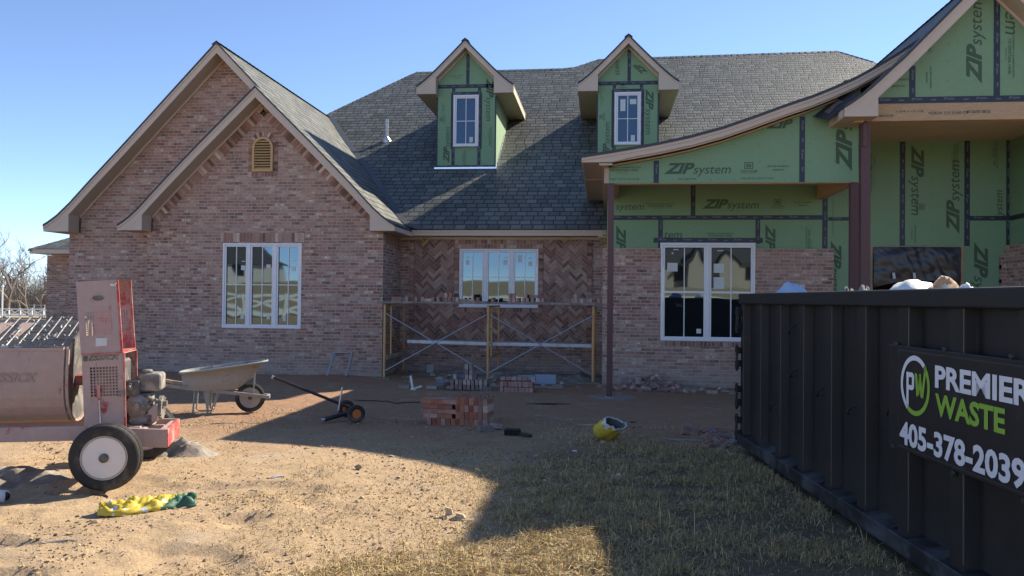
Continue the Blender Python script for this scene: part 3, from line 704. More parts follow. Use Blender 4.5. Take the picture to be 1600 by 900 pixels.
mb=MB().mat('galv'); pb=hit((0,EY,EZ),(0,-SL,1),604,220)
mb.tube([(pb.x,pb.y,pb.z-0.05),(pb.x,pb.y,pb.z+0.62)],0.045,12); mb.lathe([(0.14,-0.02),(0.10,0.06),(0.055,0.12)],14,frame(pb,(0.5,0,0)))
hp(mb,'vent_pipe',parent=roofo)
# yellow cable loops under the recess eave
for u,n_ in ((664,'a'),(883,'b')):
    p=onY(u,369,18.2); mb=MB().mat('wire').smooth()
    if n_=='a': mb.tube([(p.x-.02,p.y,3.13),(p.x-.05,p.y,3.0),(p.x-.02,p.y,2.93),(p.x+.04,p.y,2.98),(p.x+.05,p.y,3.06),(p.x+.10,p.y,3.13)],0.014,6)
    else: mb.tube([(p.x+.12,p.y,3.13),(p.x+.06,p.y,3.04),(p.x-.03,p.y,3.0),(p.x-.06,p.y,3.02),(p.x-.02,p.y,3.05)],0.012,6)
    hp(mb,'loose_cable')

# ---- windows
def window(x0,x1,z0,z1,y,units,kind='casement',rec=0.05,stick=(),glass='glass',tone=None):
    mb=MB().mat('vinyl'); fw,dp=0.042,0.085; yf=y+rec-0.06
    mb.box(x0,x1,yf,yf+dp,z1-fw,z1); mb.box(x0,x1,yf-0.008,yf+dp,z0,z0+fw*1.1)
    mb.box(x0,x0+fw,yf+.001,yf+dp,z0+fw,z1-fw); mb.box(x1-fw,x1,yf+.001,yf+dp,z0+fw,z1-fw)
    mb.box(x0-0.012,x1+0.012,yf+0.03,yf+0.05,z1-0.004,z1+0.018); mb.box(x0-0.012,x0+0.002,yf+0.03,yf+0.05,z0,z1); mb.box(x1-0.002,x1+0.012,yf+0.03,yf+0.05,z0,z1)
    uw=(x1-x0)/units
    for k in range(1,units): xm=x0+k*uw; mb.box(xm-0.034,xm+0.034,yf+.0015,yf+dp,z0+fw,z1-fw); 
    W=hp(mb,'window',bevel=0.004)
    for k in range(units):
        a=x0+k*uw+(fw if k==0 else 0.034)+0.004; b=x0+(k+1)*uw-(fw if k==units-1 else 0.034)-0.004; c=z0+fw+0.004; d=z1-fw-0.004; zm=(c+d)/2
        g=MB().mat(glass); g.poly([(a,yf+0.045,c),(b,yf+0.045,c),(b,yf+0.045,d),(a,yf+0.045,d)]); g.build('glass_pane',None,W)
        s=MB().mat('vinyl'); sw=0.034; xm=(a+b)/2
        def ring(z_0,z_1,yy):
            s.box(a,a+sw,yy,yy+0.03,z_0,z_1); s.box(b-sw,b,yy,yy+0.03,z_0,z_1); s.box(a+sw,b-sw,yy+.001,yy+0.03,z_1-sw,z_1); s.box(a+sw,b-sw,yy+.001,yy+0.03,z_0,z_0+sw)
        if kind=='hung': ring(zm-0.02,d,yf+0.012); ring(c,zm+0.02,yf+0.0155)
        else: ring(c,d,yf+0.012)
        s.build('sash',None,W,bevel=0.003)
        mu=MB().mat('vinyl'); mu.box(xm-0.009,xm+0.009,yf+0.030,yf+0.043,c+sw,d-sw)
        if kind!='hung':
            hz=zm+0.02 if kind=='casement' else zm
            mu.box(a+sw,xm-0.009,yf+0.031,yf+0.0432,hz-0.009,hz+0.009); mu.box(xm+0.009,b-sw,yf+0.031,yf+0.0432,hz-0.009,hz+0.009)
        mu.build('muntin',None,W)
        for (uu,fx,fz,w_,h_) in stick:
            if uu==k: px=a+(b-a)*fx; pz=c+(d-c)*fz; MB().mat('paper').box(px-w_/2,px+w_/2,yf+0.038,yf+0.044,pz-h_/2,pz+h_/2).build('glass_sticker',None,W)
    return W
window(*W1[:2],W1[2],W1[3],YS,3,stick=[(0,.78,.11,.07,.09),(1,.78,.11,.07,.09),(2,.34,.09,.07,.09),(0,.80,.80,.08,.02),(0,.80,.72,.10,.10),(2,.72,.81,.09,.02),(2,.72,.71,.08,.10),(1,.76,.74,.09,.08)])
window(*W2[:2],W2[2],W2[3],YR,3,stick=[(0,.26,.88,.08,.02),(0,.27,.78,.08,.10),(0,.27,.83,.03,.03),(1,.80,.88,.08,.02),(1,.78,.79,.09,.12),(2,.27,.86,.09,.17),(2,.73,.87,.08,.02),(2,.73,.77,.09,.11)])
window(*W3[:2],W3[2],W3[3],YP,2,'hung',stick=[(0,.30,.96,.10,.02),(0,.22,.77,.20,.17),(1,.25,.95,.11,.02),(1,.22,.76,.20,.18),(1,.22,.60,.20,.23),(0,.85,.08,.09,.09),(0,.22,.92,.03,.04)])
# window sill of the recess
mb=MB().mat('vinyl').box(W2[0]-0.02,W2[1]+0.02,YR-0.085,YR-0.04,1.487,1.503); hp(mb,'window_sill')

# ---- sheathing with its tape and printing
class Sheet:
    """tape and printing on one sheathed face that looks towards -y; each strip and each printed mark is a piece of its own"""
    def __init__(s, y): s.y=y; s.items=[]
    def at(s,u,v): return onY(u,v,s.y)
    def strip(s,x0,x1,z0,z1,d=0.003):
        m=MB().mat('tape'); m.box(x0,x1,s.y-d,s.y-0.0005,z0,z1); it=[m,'seam_tape',None]; s.items.append(it); return it
    def htape(s,x0,x1,z,w=0.09):
        it=s.strip(x0,x1,z-w/2,z+w/2); wp=MB().mat('whiteprint'); x=x0+0.08
        while x<x1-0.25:
            put_text(wp,'ZIP system',(x,s.y-0.0045,z-0.012),(1,0,0),(0,0,1),w=0.17,h=0.045,shear=0.3,bold=0.012); x+=0.30
            if x<x1-0.12: put_text(wp,'tape',(x,s.y-0.0045,z-0.02),(1,0,0),(0,0,1),w=0.08,h=0.035,bold=0.01); x+=0.19
        if wp.v: it[2]=wp
    def vtape(s,x,z0,z1,w=0.09):
        it=s.strip(x-w/2,x+w/2,z0,z1,0.0042); wp=MB().mat('whiteprint'); z=z1-0.06
        while z>z0+0.25:
            put_text(wp,'ZIP system',(x-0.02,s.y-0.0055,z),(0,0,-1),(1,0,0),w=0.17,h=0.045,shear=0.3,bold=0.012); z-=0.30
            if z>z0+0.12: put_text(wp,'tape',(x-0.01,s.y-0.0055,z),(0,0,-1),(1,0,0),w=0.08,h=0.035,bold=0.01); z-=0.19
        if wp.v: it[2]=wp
    def axes(s,rot): return {0:((1,0,0),(0,0,1)),90:((0,0,1),(-1,0,0)),-90:((0,0,-1),(1,0,0)),135:((-0.75,0,0.66),(-0.66,0,-0.75))}[rot]
    def mark(s):
        m=MB().mat('print'); s.items.append([m,'printed_mark',None]); return m
    def logo(s,u,v,H,rot=0,part='all'):
        o=s.at(u,v); o.y-=0.003; ux,uy=s.axes(rot); m=s.mark()
        if part in('all','ZIP'): put_text(m,'ZIP',o,ux,uy,w=2.75*H,h=H,shear=0.35,bold=0.045)
        if part in('all','system'):
            put_text(m,'system',o,ux,uy,w=3.3*H,h=0.92*H,shear=0.22,bold=0.004,x0=(2.62*H if part=='all' else 0),y0=-0.26*H)
        elif part!='ZIP': put_text(m,part,o,ux,uy,h=0.8*H,shear=0.22,bold=0.004,y0=-0.2*H)
    def small(s,u,v,txt,h,w=None,rot=0,bold=0.012):
        o=s.at(u,v); o.y-=0.003; ux,uy=s.axes(rot); put_text(s.mark(),txt,o,ux,uy,w=w,h=h,bold=bold)
    def badge(s,u,v,h,rot=0):                                 # the boxed 30 with its two lines of text
        o=s.at(u,v); o.y-=0.003; ux,uy=s.axes(rot); X=Vector(ux).normalized(); Y=Vector(uy).normalized(); m=s.mark()
        def bar(a,b,c,d): m.raw([o+X*a+Y*c,o+X*b+Y*c,o+X*b+Y*d,o+X*a+Y*d],[(0,1,2,3)])
        t=h*0.1; w_=h*1.25
        bar(0,w_,0,t); bar(0,w_,h-t,h); bar(0,t,t,h-t); bar(w_-t,w_,t,h-t)
        put_text(m,'30',o,ux,uy,w=w_*0.62,h=h*0.6,bold=0.03,x0=w_*0.19,y0=h*0.2)
        put_text(m,'YEAR SYSTEM',o,ux,uy,w=w_*1.9,h=h*0.24,bold=0.02,x0=-w_*.45,y0=-h*0.42); put_text(m,'LIMITED WARRANTY',o,ux,uy,w=w_*1.9,h=h*0.16,x0=-w_*.45,y0=-h*0.66)
    def panel(s,u,v,h,rot=0):
        o=s.at(u,v); o.y-=0.003; ux,uy=s.axes(rot); m=s.mark()
        put_text(m,'WATER-RESISTIVE  &  AIR BARRIER PROTECTION',o,ux,uy,w=h*13.5,h=h*0.62,bold=0.015,y0=h*1.3,x0=-h)
        put_text(m,'7/16" STRUCTURAL 1 PANEL',o,ux,uy,w=h*11.5,h=h,bold=0.02); put_text(m,'MADE IN USA',o,ux,uy,w=h*4,h=h*0.4,x0=h*3,y0=-h*.8)
    def slogan(s,u,v,h,rot=0):
        o=s.at(u,v); o.y-=0.003; ux,uy=s.axes(rot); m=s.mark()
        put_text(m,'Join the revolution.',o,ux,uy,h=h*1.1,w=h*9,bold=0.015); put_text(m,'#zipsystem',o,ux,uy,h=h,w=h*4.6,bold=0.01,x0=h*2.2,y0=-h*1.5)
    def done(s,parent):
        for m,nm,wp in s.items:
            m.build(nm,None,parent)
            if wp: wp.build('tape_lettering',None,parent)

# ---- dormers
PD=[(0,8.40),(0.33,8.06),(0.75,7.64),(1.0,7.41),(1.15,7.29),(1.27,7.21)]
def dormer(cx, variant):
    yw,yf=20.70,20.40; hw=0.79; zb=rz(yw)-0.02
    mb=MB().mat('zip')
    top=[(d,z-0.24) for d,z in PD]; ze=interp(top,hw)
    g=[(cx-hw,zb),(cx+hw,zb),(cx+hw,ze)]+[(cx+d,z) for d,z in reversed(top) if d<hw]+[(cx-d,z) for d,z in top[1:] if d<hw]+[(cx-hw,ze)]
    mb.prism_y(g,yw,yw+0.03)
    for sgn in (1,-1):
        x=cx+sgn*hw; yb=EY+(ze-EZ)/SL
        q=[(x,yw+0.002,zb),(x,yb,ze),(x,yw+0.002,ze)]; mb.poly(q)
    D=hp(mb,'dormer')
    f=MB(); s_=MB()
    yback=EY+(6.98-EZ)/SL
    for sgn in (1,-1): rake_assembly(f,s_,None,PD,cx,yf,yw,0.17,0.76,6.985,yback+0.02,sgn)
    f.build('fascia_trim',None,D,bevel=0.004); s_.build('soffit',None,D)
    r=MB(); yend=EY+(8.40-EZ)/SL+0.05
    for sgn in (1,-1): roof_strip(r,[(cx+sgn*d,z) for d,z in reversed(PD)],yf-0.03,yend)
    cap(r.mat('shingle'),(cx,yf-0.03,8.40),(cx,yend,8.40),w=0.1)
    r.build('dormer_roof',None,D)
    m=MB().mat('flash'); m.box(cx-hw-0.04,cx+hw+0.02,yw-0.05,yw-0.004,zb+0.0,zb+0.045)
    for k in range(8):
        y=yw+k*0.23; x=cx+hw; m.box(x-0.002,x+0.012,y,y+0.26,rz(y)+0.02,rz(y)+0.13) if k<9 else None
    m.build('metal_flashing',None,D)
    S=Sheet(yw); zs=6.0
    wl,wr,wb,wt=cx-0.325,cx+0.325,5.65,6.99
    S.htape(cx-hw+0.02,cx+hw-0.02,7.245,0.10); S.vtape(cx+0.03,7.30,8.10,0.085)
    for x in (cx-0.34,cx+0.345): S.vtape(x,zb+0.06,7.20,0.085)
    S.htape(cx-0.40,cx+0.40,7.05,0.10)
    S.strip(cx-0.41,cx-0.325,5.60,7.06,0.0049); S.strip(cx+0.325,cx+0.415,5.60,7.06,0.0049)
    S.htape(cx-hw+0.03,cx+hw-0.03,zb+0.075,0.055)
    S.strip(cx-hw,cx-hw+0.035,zb+0.05,6.97,0.0055); S.strip(cx+hw-0.035,cx+hw,zb+0.05,6.97,0.0055)
    k=0 if variant==0 else 1
    if k==0:
        S.logo(690+12,255,0.16,90); S.logo(760,122,0.19,-90); S.slogan(705,120,0.035,0)
        S.slogan(692,178,0.035,90); S.badge(692,190,0.09,90); S.panel(764,200,0.04,-90); S.panel(724,236,0.035,-90)
    else:
        S.logo(952,252,0.17,90); S.logo(1009,138,0.20,-90); S.logo(966,118,0.15,90,'stem'); S.slogan(940,165,0.035,90)
        S.badge(942,186,0.09,90); S.logo(1012,112,0.14,135,'ZIP'); S.badge(970,135,0.08)
    S.done(D)
    window(wl,wr,wb,wt,yw,1,'fixed',rec=-0.025,stick=([(0,.75,.11,.09,.14)] if k==0 else [(0,.28,.78,.13,.30),(0,.74,.85,.16,.13),(0,.74,.10,.10,.16)]),glass='dark_glass')
dormer(-3.555,0); dormer(0.625,1)
# ================================================================== PORTICO AND ENTRANCE BAY
PT=[(-0.352,4.128),(0.163,4.205),(0.514,4.262),(0.937,4.335),(1.462,4.445),(1.983,4.585),(2.5,4.76),(3.01,4.945),(3.416,5.08),(3.753,5.215),(4.087,5.365),(4.42,5.55),(4.75,5.75),(5.3,6.12),(6.05,6.70)]
YF=13.60; YG=13.95
mb=MB(); roof_strip(mb,PT,YF-0.03,25.5); 
pr=hp(mb,'portico_roof')
f=MB().mat('trim'); T=[(x,z-0.045) for x,z in PT]
Bt=[(x,(4.006 if x<0.17 else z-0.125)) for x,z in T]; Bt[1]=(0.163,4.006)
f.prism_y(T+list(reversed(Bt)),YF,YF+0.03)
f.prism_y(T+[(x,z-0.05) for x,z in reversed(T)],YF-0.014,YF+0.004)
T2=[(x,z-0.115) for x,z in T[1:]]; f.prism_y(T2+[(x,z-0.035) for x,z in reversed(T2)],YF+0.05,YF+0.08)
T3=[(x,z-0.145) for x,z in T[1:]]; f.mat('lumber').prism_y(T3+[(x,z-0.028) for x,z in reversed(T3)],YG-0.08,YG-0.004)
f.mat('trim').box(-0.352,-0.32,YF+0.03,18.6,4.006,4.085)
f.box(0.00,0.03,YF+0.2,18.6,3.975,4.008); f.box(-0.06,0.163,YF+0.06,YF+0.1,3.965,4.005); 
f.box(0.0,0.045,YF+0.1,YG+0.0,3.955,4.0)
f.build('fascia_trim',None,pr,bevel=0.004)
s_=MB().mat('soffit'); s_.poly([(-0.34,YF+0.02,4.012),(0.12,YF+0.02,4.012),(0.12,18.9,4.012),(-0.34,18.9,4.012)])
for (xa,za),(xb,zb) in zip(T[1:],T[2:]): s_.poly([(xa,YF+0.02,za-0.115),(xb,YF+0.02,zb-0.115),(xb,YG,zb-0.115),(xa,YG,za-0.115)])
s_.box(0.03,0.11,YG-0.002,18.7,3.70,4.01)
s_.mat('trim').box(-0.335,0.02,15.55,15.58,4.001,4.011)
s_.build('soffit',None,pr)
# sheathed portico gable
mb=MB().mat('zip'); top=[(x,z-0.175) for x,z in T if 0.115<x<4.28]; zl=interp([(x,z-0.175) for x,z in T],0.115); zr=interp([(x,z-0.175) for x,z in T],4.28)
mb.prism_y([(0.115,3.70),(4.28,3.70),(4.28,zr)]+list(reversed(top))+[(0.115,zl)],YG,YG+0.02)
G=hp(mb,'wall_sheathing')
S=Sheet(YG); S.vtape(0.915,3.702,interp([(x,z-0.2) for x,z in T],0.915)); S.vtape(3.335,3.702,interp([(x,z-0.2) for x,z in T],3.335)); 
S.strip(4.255,4.28,3.7,4.9,0.006)
S.logo(1037,272,0.19); S.badge(1163,264,0.115); S.slogan(1199,262,0.04); S.panel(953,268,0.042); S.logo(1197,201,0.16,0,'ZIP'); S.logo(1331,268,0.26,90)
S.small(1060,281,'9415 204 394',0.03,0.3); S.small(1157,280,'PANEL SPACING 1/8" GAP AT EDGES',0.028,0.55); S.small(953,281,'SPACE 1/8 IN AT ALL EDGES',0.028,0.5)
S.small(1344,262,'WATER-RESISTIVE & AIR BARRIER',0.03,0.8,90)
S.done(G)
mb=MB().mat('lvl'); mb.box(0.13,4.13,YG+0.022,YG+0.20,3.685,3.90); mb.box(0.13,0.30,YG+0.2,18.0,3.72,3.98); mb.box(4.14,4.30,YG+0.16,YP+0.06,3.69,3.96)
mb.mat('soffit').box(0.13,4.3,YG+0.2,YSH,4.00,4.03)
hp(mb,'portico_beam')
# back wall sheathing of porch and entrance bay, with the entrance opening
OP=(5.17,6.86,0.0,2.785)
mb=MB().mat('zip'); y0,y1=YSH,YSH+0.02
def zbox(x0,x1,z0,z1): mb.box(x0,x1,y0,y1,z0,z1)
zbox(0.10,W3[0],0,4.05); zbox(W3[1],OP[0],0,4.05); zbox(W3[0],W3[1],W3[3],4.05); zbox(W3[0],W3[1],0,W3[2])
zbox(4.27,OP[0],4.051,4.82); zbox(OP[0],OP[1],OP[3],4.82); zbox(OP[1],7.72,0,4.82)
mb.poly([(7.70,13.6,0),(7.70,YSH,0),(7.70,YSH,4.82),(7.70,13.6,4.82)])
B=hp(mb,'wall_sheathing')
S=Sheet(YSH); P=S.at
zh=P(1100,340).z
S.htape(0.12,P(1288,340).x,zh); S.vtape(P(1083,300).x,zh,4.0); S.vtape(P(1032,360).x,2.70,zh); S.vtape(P(1184,360).x,2.82,zh); S.vtape(P(1289,330).x,2.70,4.0,0.10)
S.htape(W3[0]-0.14,W3[1]+0.16,2.885,0.10); S.htape(P(1294,342).x,5.12,P(1310,342).z,0.07)
S.logo(1097,326,0.185); S.badge(1209,320,0.11); S.slogan(1240,318,0.038); S.logo(962,328,0.17,0,'system'); S.panel(1012,324,0.042)
S.logo(1038,370,0.16,0,'tem'); S.panel(1106,370,0.040); S.logo(963,352,0.19,-90,'ZIP'); S.logo(1196,350,0.19,-90,'ZIP'); S.panel(1266,400,0.045,90); S.small(1300,310,'JOIN THE REVOLUTION',0.03,0.7,-90)
S.logo(1298,376,0.2,-90)
# entrance bay part
S.vtape(P(1410,300).x,OP[3],4.82,0.10); S.vtape(P(1511,300).x,OP[3],4.82,0.10); S.vtape(7.66,2.6,4.82,0.06); S.htape(P(1514,341).x,7.64,P(1545,341).z,0.09)
S.logo(1424,226,0.23,-90); S.logo(1499,366,0.24,90); S.logo(1567,338,0.20,90,'ystem'); S.logo(1522,378,0.25,-90)
S.panel(1363,300,0.045,90); S.badge(1436,318,0.10,-90); S.slogan(1428,352,0.04,-90); S.panel(1490,226,0.045,-90); S.panel(1552,222,0.04,-90); S.slogan(1363,265,0.035,90)
S.done(B)
# side face of the bay on the right
mb=MB().mat('tape'); mb.box(7.693,7.699,13.7,YSH,P(1590,341).z-0.045,P(1590,341).z+0.045); mb.build('seam_tape',None,B)
# entrance hung with dark plastic
mb=MB().mat('lvl'); mb.box(OP[1]-0.06,OP[1]-0.002,YSH-0.02,YSH+0.12,0,OP[3]-0.003); mb.box(OP[0]+0.002,OP[0]+0.03,YSH-0.01,YSH+0.12,0,OP[3]-0.003); mb.box(OP[0]+0.03,OP[1]-0.06,YSH-0.015,YSH+0.12,OP[3]-0.03,OP[3]-0.004)
hp(mb,'door_frame')
mb=MB().mat('black'); mb.box(OP[0]-0.5,OP[1]+0.5,YSH+1.2,YSH+1.25,0,3.0); mb.box(OP[0]-0.5,OP[1]+0.5,YSH+0.13,YSH+1.2,2.95,3.0); mb.box(OP[0]-0.55,OP[0]-0.5,YSH+.13,YSH+1.2,0,3); mb.box(OP[1]+0.5,OP[1]+0.55,YSH+.13,YSH+1.2,0,3)  # hall faces coloured black in place of the unlit room
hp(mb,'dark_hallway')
mb=MB().mat('poly').smooth(); nx,nz=46,30; xa,xb=OP[0]+0.03,OP[1]-0.065
idx={}
for i in range(nx+1):
    for j in range(nz+1):
        x=xa+(xb-xa)*i/nx; t=i/nx; zl=1.93+0.19*sin(pi*min(1,t*0.78+0.05))**0.8
        if t>0.75: zl=2.06-0.03*(t-.75)*4
        zt=OP[3]-0.02; z=zt+(zl-zt)*j/nz
        fold=0.020*mnoise.noise(Vector((x*7+z*3,z*2.2,0)))+0.030*mnoise.noise(Vector((x*2.4-z*2.5,z*4.0,4)))+0.012*mnoise.noise(Vector((x*16+z*12,z*9,9)))
        idx[i,j]=len(mb.v); mb.v.append((x,YSH-0.035-0.03*sin(pi*j/nz)+fold,z))
for i in range(nx):
    for j in range(nz): mb.face((idx[i,j],idx[i,j+1],idx[i+1,j+1],idx[i+1,j]))
poly=hp(mb,'plastic_door_sheet')
mb=MB().mat('paper')
for u,v in ((1397,431),(1429,431)):
    p=onY(u,v,YSH-0.10); mb.hexa([(p.x-.03+a*.01,p.y-.004,p.z-.06) if 0 else q for a,q in ((0,(p.x-.02,p.y-.003,p.z-.055)),(0,(p.x+.03,p.y-.003,p.z-.055)),(0,(p.x+.03,p.y,p.z-.055)),(0,(p.x-.02,p.y,p.z-.055)),(0,(p.x-.035,p.y-.003,p.z+.06)),(0,(p.x+.015,p.y-.003,p.z+.06)),(0,(p.x+.015,p.y,p.z+.06)),(0,(p.x-.035,p.y,p.z+.06)))])
mb.build('tape_strip',None,poly)
# entrance bay: gable, beam, posts, ceiling
YT,YTF=13.50,13.10; CXT=6.05
PTW=[(0,6.98),(1.39,5.535),(1.55,5.39),(1.71,5.235),(1.87,5.085),(2.03,4.955),(2.16,4.86),(2.28,4.785)]
f=MB(); s_=MB()
for sgn in (1,-1): rake_assembly(f,s_,None,PTW,CXT,YTF,YT,0.225,1.766,4.607,14.0 if sgn<0 else 24,sgn)
f.mat('lumber').box(4.02,4.16,YT-0.10,YT+0.05,4.585,4.607)
r=MB()
for sgn in (1,-1): roof_strip(r,[(CXT+sgn*d,z) for d,z in reversed(PTW)],YTF-0.03,25.5)
cap(r.mat('shingle'),(CXT,YTF-0.03,6.98),(CXT,25.4,6.98),w=0.1)
ER=hp(r,'entrance_roof'); f.build('fascia_trim',None,ER,bevel=0.004); s_.build('soffit',None,ER)
m=MB().mat('darkmetal'); a=onY(1283,176,13.94)               # flap of roofing felt with a bright metal piece where the eave meets the portico wall
m.hexa([(3.62,13.40,4.62),(4.06,13.40,5.02),(4.06,13.42,5.02),(3.62,13.42,4.62),(3.50,13.92,4.80),(4.05,13.92,5.23),(4.05,13.94,5.23),(3.50,13.94,4.80)])
m.mat('flash').hexa([(3.71,13.50,4.735),(3.92,13.50,4.925),(3.93,13.52,4.925),(3.72,13.52,4.735),(3.63,13.75,4.83),(3.86,13.75,5.03),(3.86,13.77,5.03),(3.63,13.77,4.83)])
m.build('roof_felt_flap',None,ER)
mb=MB().mat('zip'); top=[(d,z-0.29) for d,z in PTW]
hw=1.70; ze=interp(top,hw)
mb.prism_y([(CXT-hw,4.893),(CXT+hw,4.893),(CXT+hw,ze)]+[(CXT+d,z) for d,z in reversed(top) if d<hw]+[(CXT-d,z) for d,z in top[1:] if d<hw]+[(CXT-hw,ze)],YT,YT+0.02)
EG=hp(mb,'wall_sheathing')
S=Sheet(YT); S.htape(CXT-hw,CXT+hw,4.945,0.10); S.vtape(4.935,4.90,5.50,0.095); S.vtape(6.215,4.90,6.55,0.095)
S.logo(1534,131,0.235,90); S.logo(1575,-6,0.225,-90,'stem'); S.slogan(1452,104,0.04,-90); S.panel(1575,60,0.05,-90); S.badge(1449,77,0.10,90); S.small(1392,126,'WATER-RESISTIVE',0.03,0.28); S.small(1394,136,'MADE IN USA',0.03,0.2)
S.done(EG)
mb=MB().mat('lvl'); mb.box(4.16,7.95,YT-0.004,YT+0.14,4.615,4.89)
LB=hp(mb,'entrance_beam')
S=Sheet(YT-0.004); S.small(1450,179,'VERSA 2.0 3100 DF',0.045,0.62); S.small(1510,177,'07-26/05 08:36',0.05,0.36); S.small(1374,183,'MADE IN USA',0.04,0.22); S.small(1400,176,'1-3/4 x 11-7/8',0.035,0.42); S.done(LB)
mb=MB().mat('bead')
for k in range(17):
    y=YT+0.14+k*0.156; mb.box(4.28,7.70,y+0.009,y+0.147,4.80,4.82)
mb.mat('soffit').box(4.28,7.7,YT+0.14,YSH,4.823,4.84)
hp(mb,'board_ceiling')
mb=MB().mat('primer'); mb.box(0.098,0.20,YG,YG+0.1,0.02,3.70); mb.mat('galv').box(0.08,0.218,YG-0.02,YG+0.12,0.005,0.022); hp(mb,'steel_post',bevel=0.006)
mb=MB().mat('primer'); mb.box(4.135,4.27,YG+0.03,YG+0.15,0.0,3.69); hp(mb,'steel_post',bevel=0.006)
mb=MB().mat('primer'); mb.box(4.155,4.30,YT,YT+0.14,0.0,4.614); mb.box(4.17,4.24,YT-0.03,YT-0.002,4.2,4.605); hp(mb,'steel_post',bevel=0.006)
mb=MB().mat('primer'); mb.box(7.80,7.94,YT,YT+0.14,0.0,4.614); hp(mb,'steel_post',bevel=0.006)
mb=MB().mat('galv'); mb.box(1.00,1.07,YP-0.012,YP-0.001,0.63,0.655)
for q in (0,):
    p=onY(981,547,YP); mb=MB().mat('galv').box(p.x-.05,p.x+.05,YP-.012,YP-.001,p.z-.012,p.z+.012)
hp(mb,'weep_vent')
# ================================================================== GROUND
def smooth(a,b,x): 
    t=np.clip((x-a)/(b-a),0,1); return t*t*(3-2*t)
def vnoise(x,y,scale,seed):
    x=np.asarray(x)*scale; y=np.asarray(y)*scale; xi=np.floor(x).astype(np.int64); yi=np.floor(y).astype(np.int64); fx=x-xi; fy=y-yi
    def h(a,b):
        n=(a*374761393+b*668265263+seed*2147483647)&0xffffffff; n=((n^(n>>13))*1274126177)&0xffffffff; return ((n^(n>>16))&0xffff)/65535.0
    u=fx*fx*(3-2*fx); v=fy*fy*(3-2*fy)
    return (h(xi,yi)*(1-u)+h(xi+1,yi)*u)*(1-v)+(h(xi,yi+1)*(1-u)+h(xi+1,yi+1)*u)*v
def grassiness(x,y):
    """how far a spot lies inside the patch of uncut dry grass"""
    edge=-1.15+0.55*np.clip((y-6.5),-3,3)*0.35+(vnoise(x,y,0.9,3)-0.5)*0.9+(vnoise(x,y,3.1,4)-0.5)*0.4
    a=0.16*smooth(edge-1.3,edge-0.2,x)+0.84*smooth(edge-0.25,edge+0.75,x)
    b=1-smooth(9.2,10.9,y+(vnoise(x,y,1.1,5)-0.5)*1.2)
    return a*b
def ground_h(x,y):
    x=np.asarray(x,float); y=np.asarray(y,float)
    near=smooth(3.0,0.0,np.maximum(np.abs(x+2)-12,0))*smooth(6,0,np.maximum(np.abs(y-9)-9,0))
    h=np.zeros_like(x)
    n=(vnoise(x,y,0.7,1)-0.5)*0.04+(vnoise(x,y,2.3,2)-0.5)*0.020+(vnoise(x,y,6.5,3)-0.5)*0.018+(vnoise(x,y,13,4)-0.5)*0.018+(vnoise(x,y,19,5)-0.5)*0.010
    left=smooth(-1.0,-3.0,x)*smooth(8.5,6.0,y)
    n=n*(0.65+0.65*left)
    ruts=(vnoise(x*0.6+y*0.5,y*1.2-x*0.3,2.2,8)); n=n-0.05*left*smooth(0.62,0.78,ruts)
    h+=n*near
    h+=-0.0198*np.maximum(y-21,0)*smooth(21,40,y)*smooth(5,-12,x)
    h+=np.where(y<-2, 0.05*np.minimum(-2-y,11)+0.0545*np.maximum(-13-y,0)*(y<-13),0.0)
    h=np.where(y<-80, 0.55+0.0545*67+0.012*(-80-y),h)
    return h
def gh(x,y): return float(ground_h(np.array([x]),np.array([y]))[0])
def axis(lo,hi,step,far0,far1,gr=1.22):
    a=list(np.arange(lo,hi+1e-6,step)); s=step; b=[]; p=hi
    while p<far1: s*=gr; p+=s; b.append(p)
    s=step; c=[]; p=lo
    while p>far0: s*=gr; p-=s; c.append(p)
    return np.array(c[::-1]+a+b)
gx=axis(-8.5,5.5,0.05,-900,900); gy=axis(3.0,19.0,0.05,-900,1500)
X,Y=np.meshgrid(gx,gy); Z=ground_h(X,Y); nxg,nyg=len(gx),len(gy)
V=np.stack([X.ravel(),Y.ravel(),Z.ravel()],1)
i=np.arange(nxg*nyg).reshape(nyg,nxg); F=np.stack([i[:-1,:-1].ravel(),i[:-1,1:].ravel(),i[1:,1:].ravel(),i[1:,:-1].ravel()],1)
def np_mesh(name,V,F,mat,col=None,smooth_=True):
    me=bpy.data.meshes.new(name); k=F.shape[1]; me.vertices.add(len(V)); me.vertices.foreach_set('co',V.astype(np.float32).ravel())
    me.loops.add(F.size); me.loops.foreach_set('vertex_index',F.astype(np.int32).ravel()); me.polygons.add(len(F))
    me.polygons.foreach_set('loop_start',np.arange(0,F.size,k,dtype=np.int32)); me.polygons.foreach_set('loop_total',np.full(len(F),k,np.int32))
    me.polygons.foreach_set('use_smooth',np.full(len(F),smooth_,bool)); me.materials.append(M[mat])
    if col is not None:
        at=me.attributes.new('Col','FLOAT_COLOR','POINT'); at.data.foreach_set('color',np.concatenate([col,np.ones((len(col),1))],1).astype(np.float32).ravel())
    me.update(); o=bpy.data.objects.new(name,me); COLL.objects.link(o); return o
structure(np_mesh('ground',V,F,'soil'))

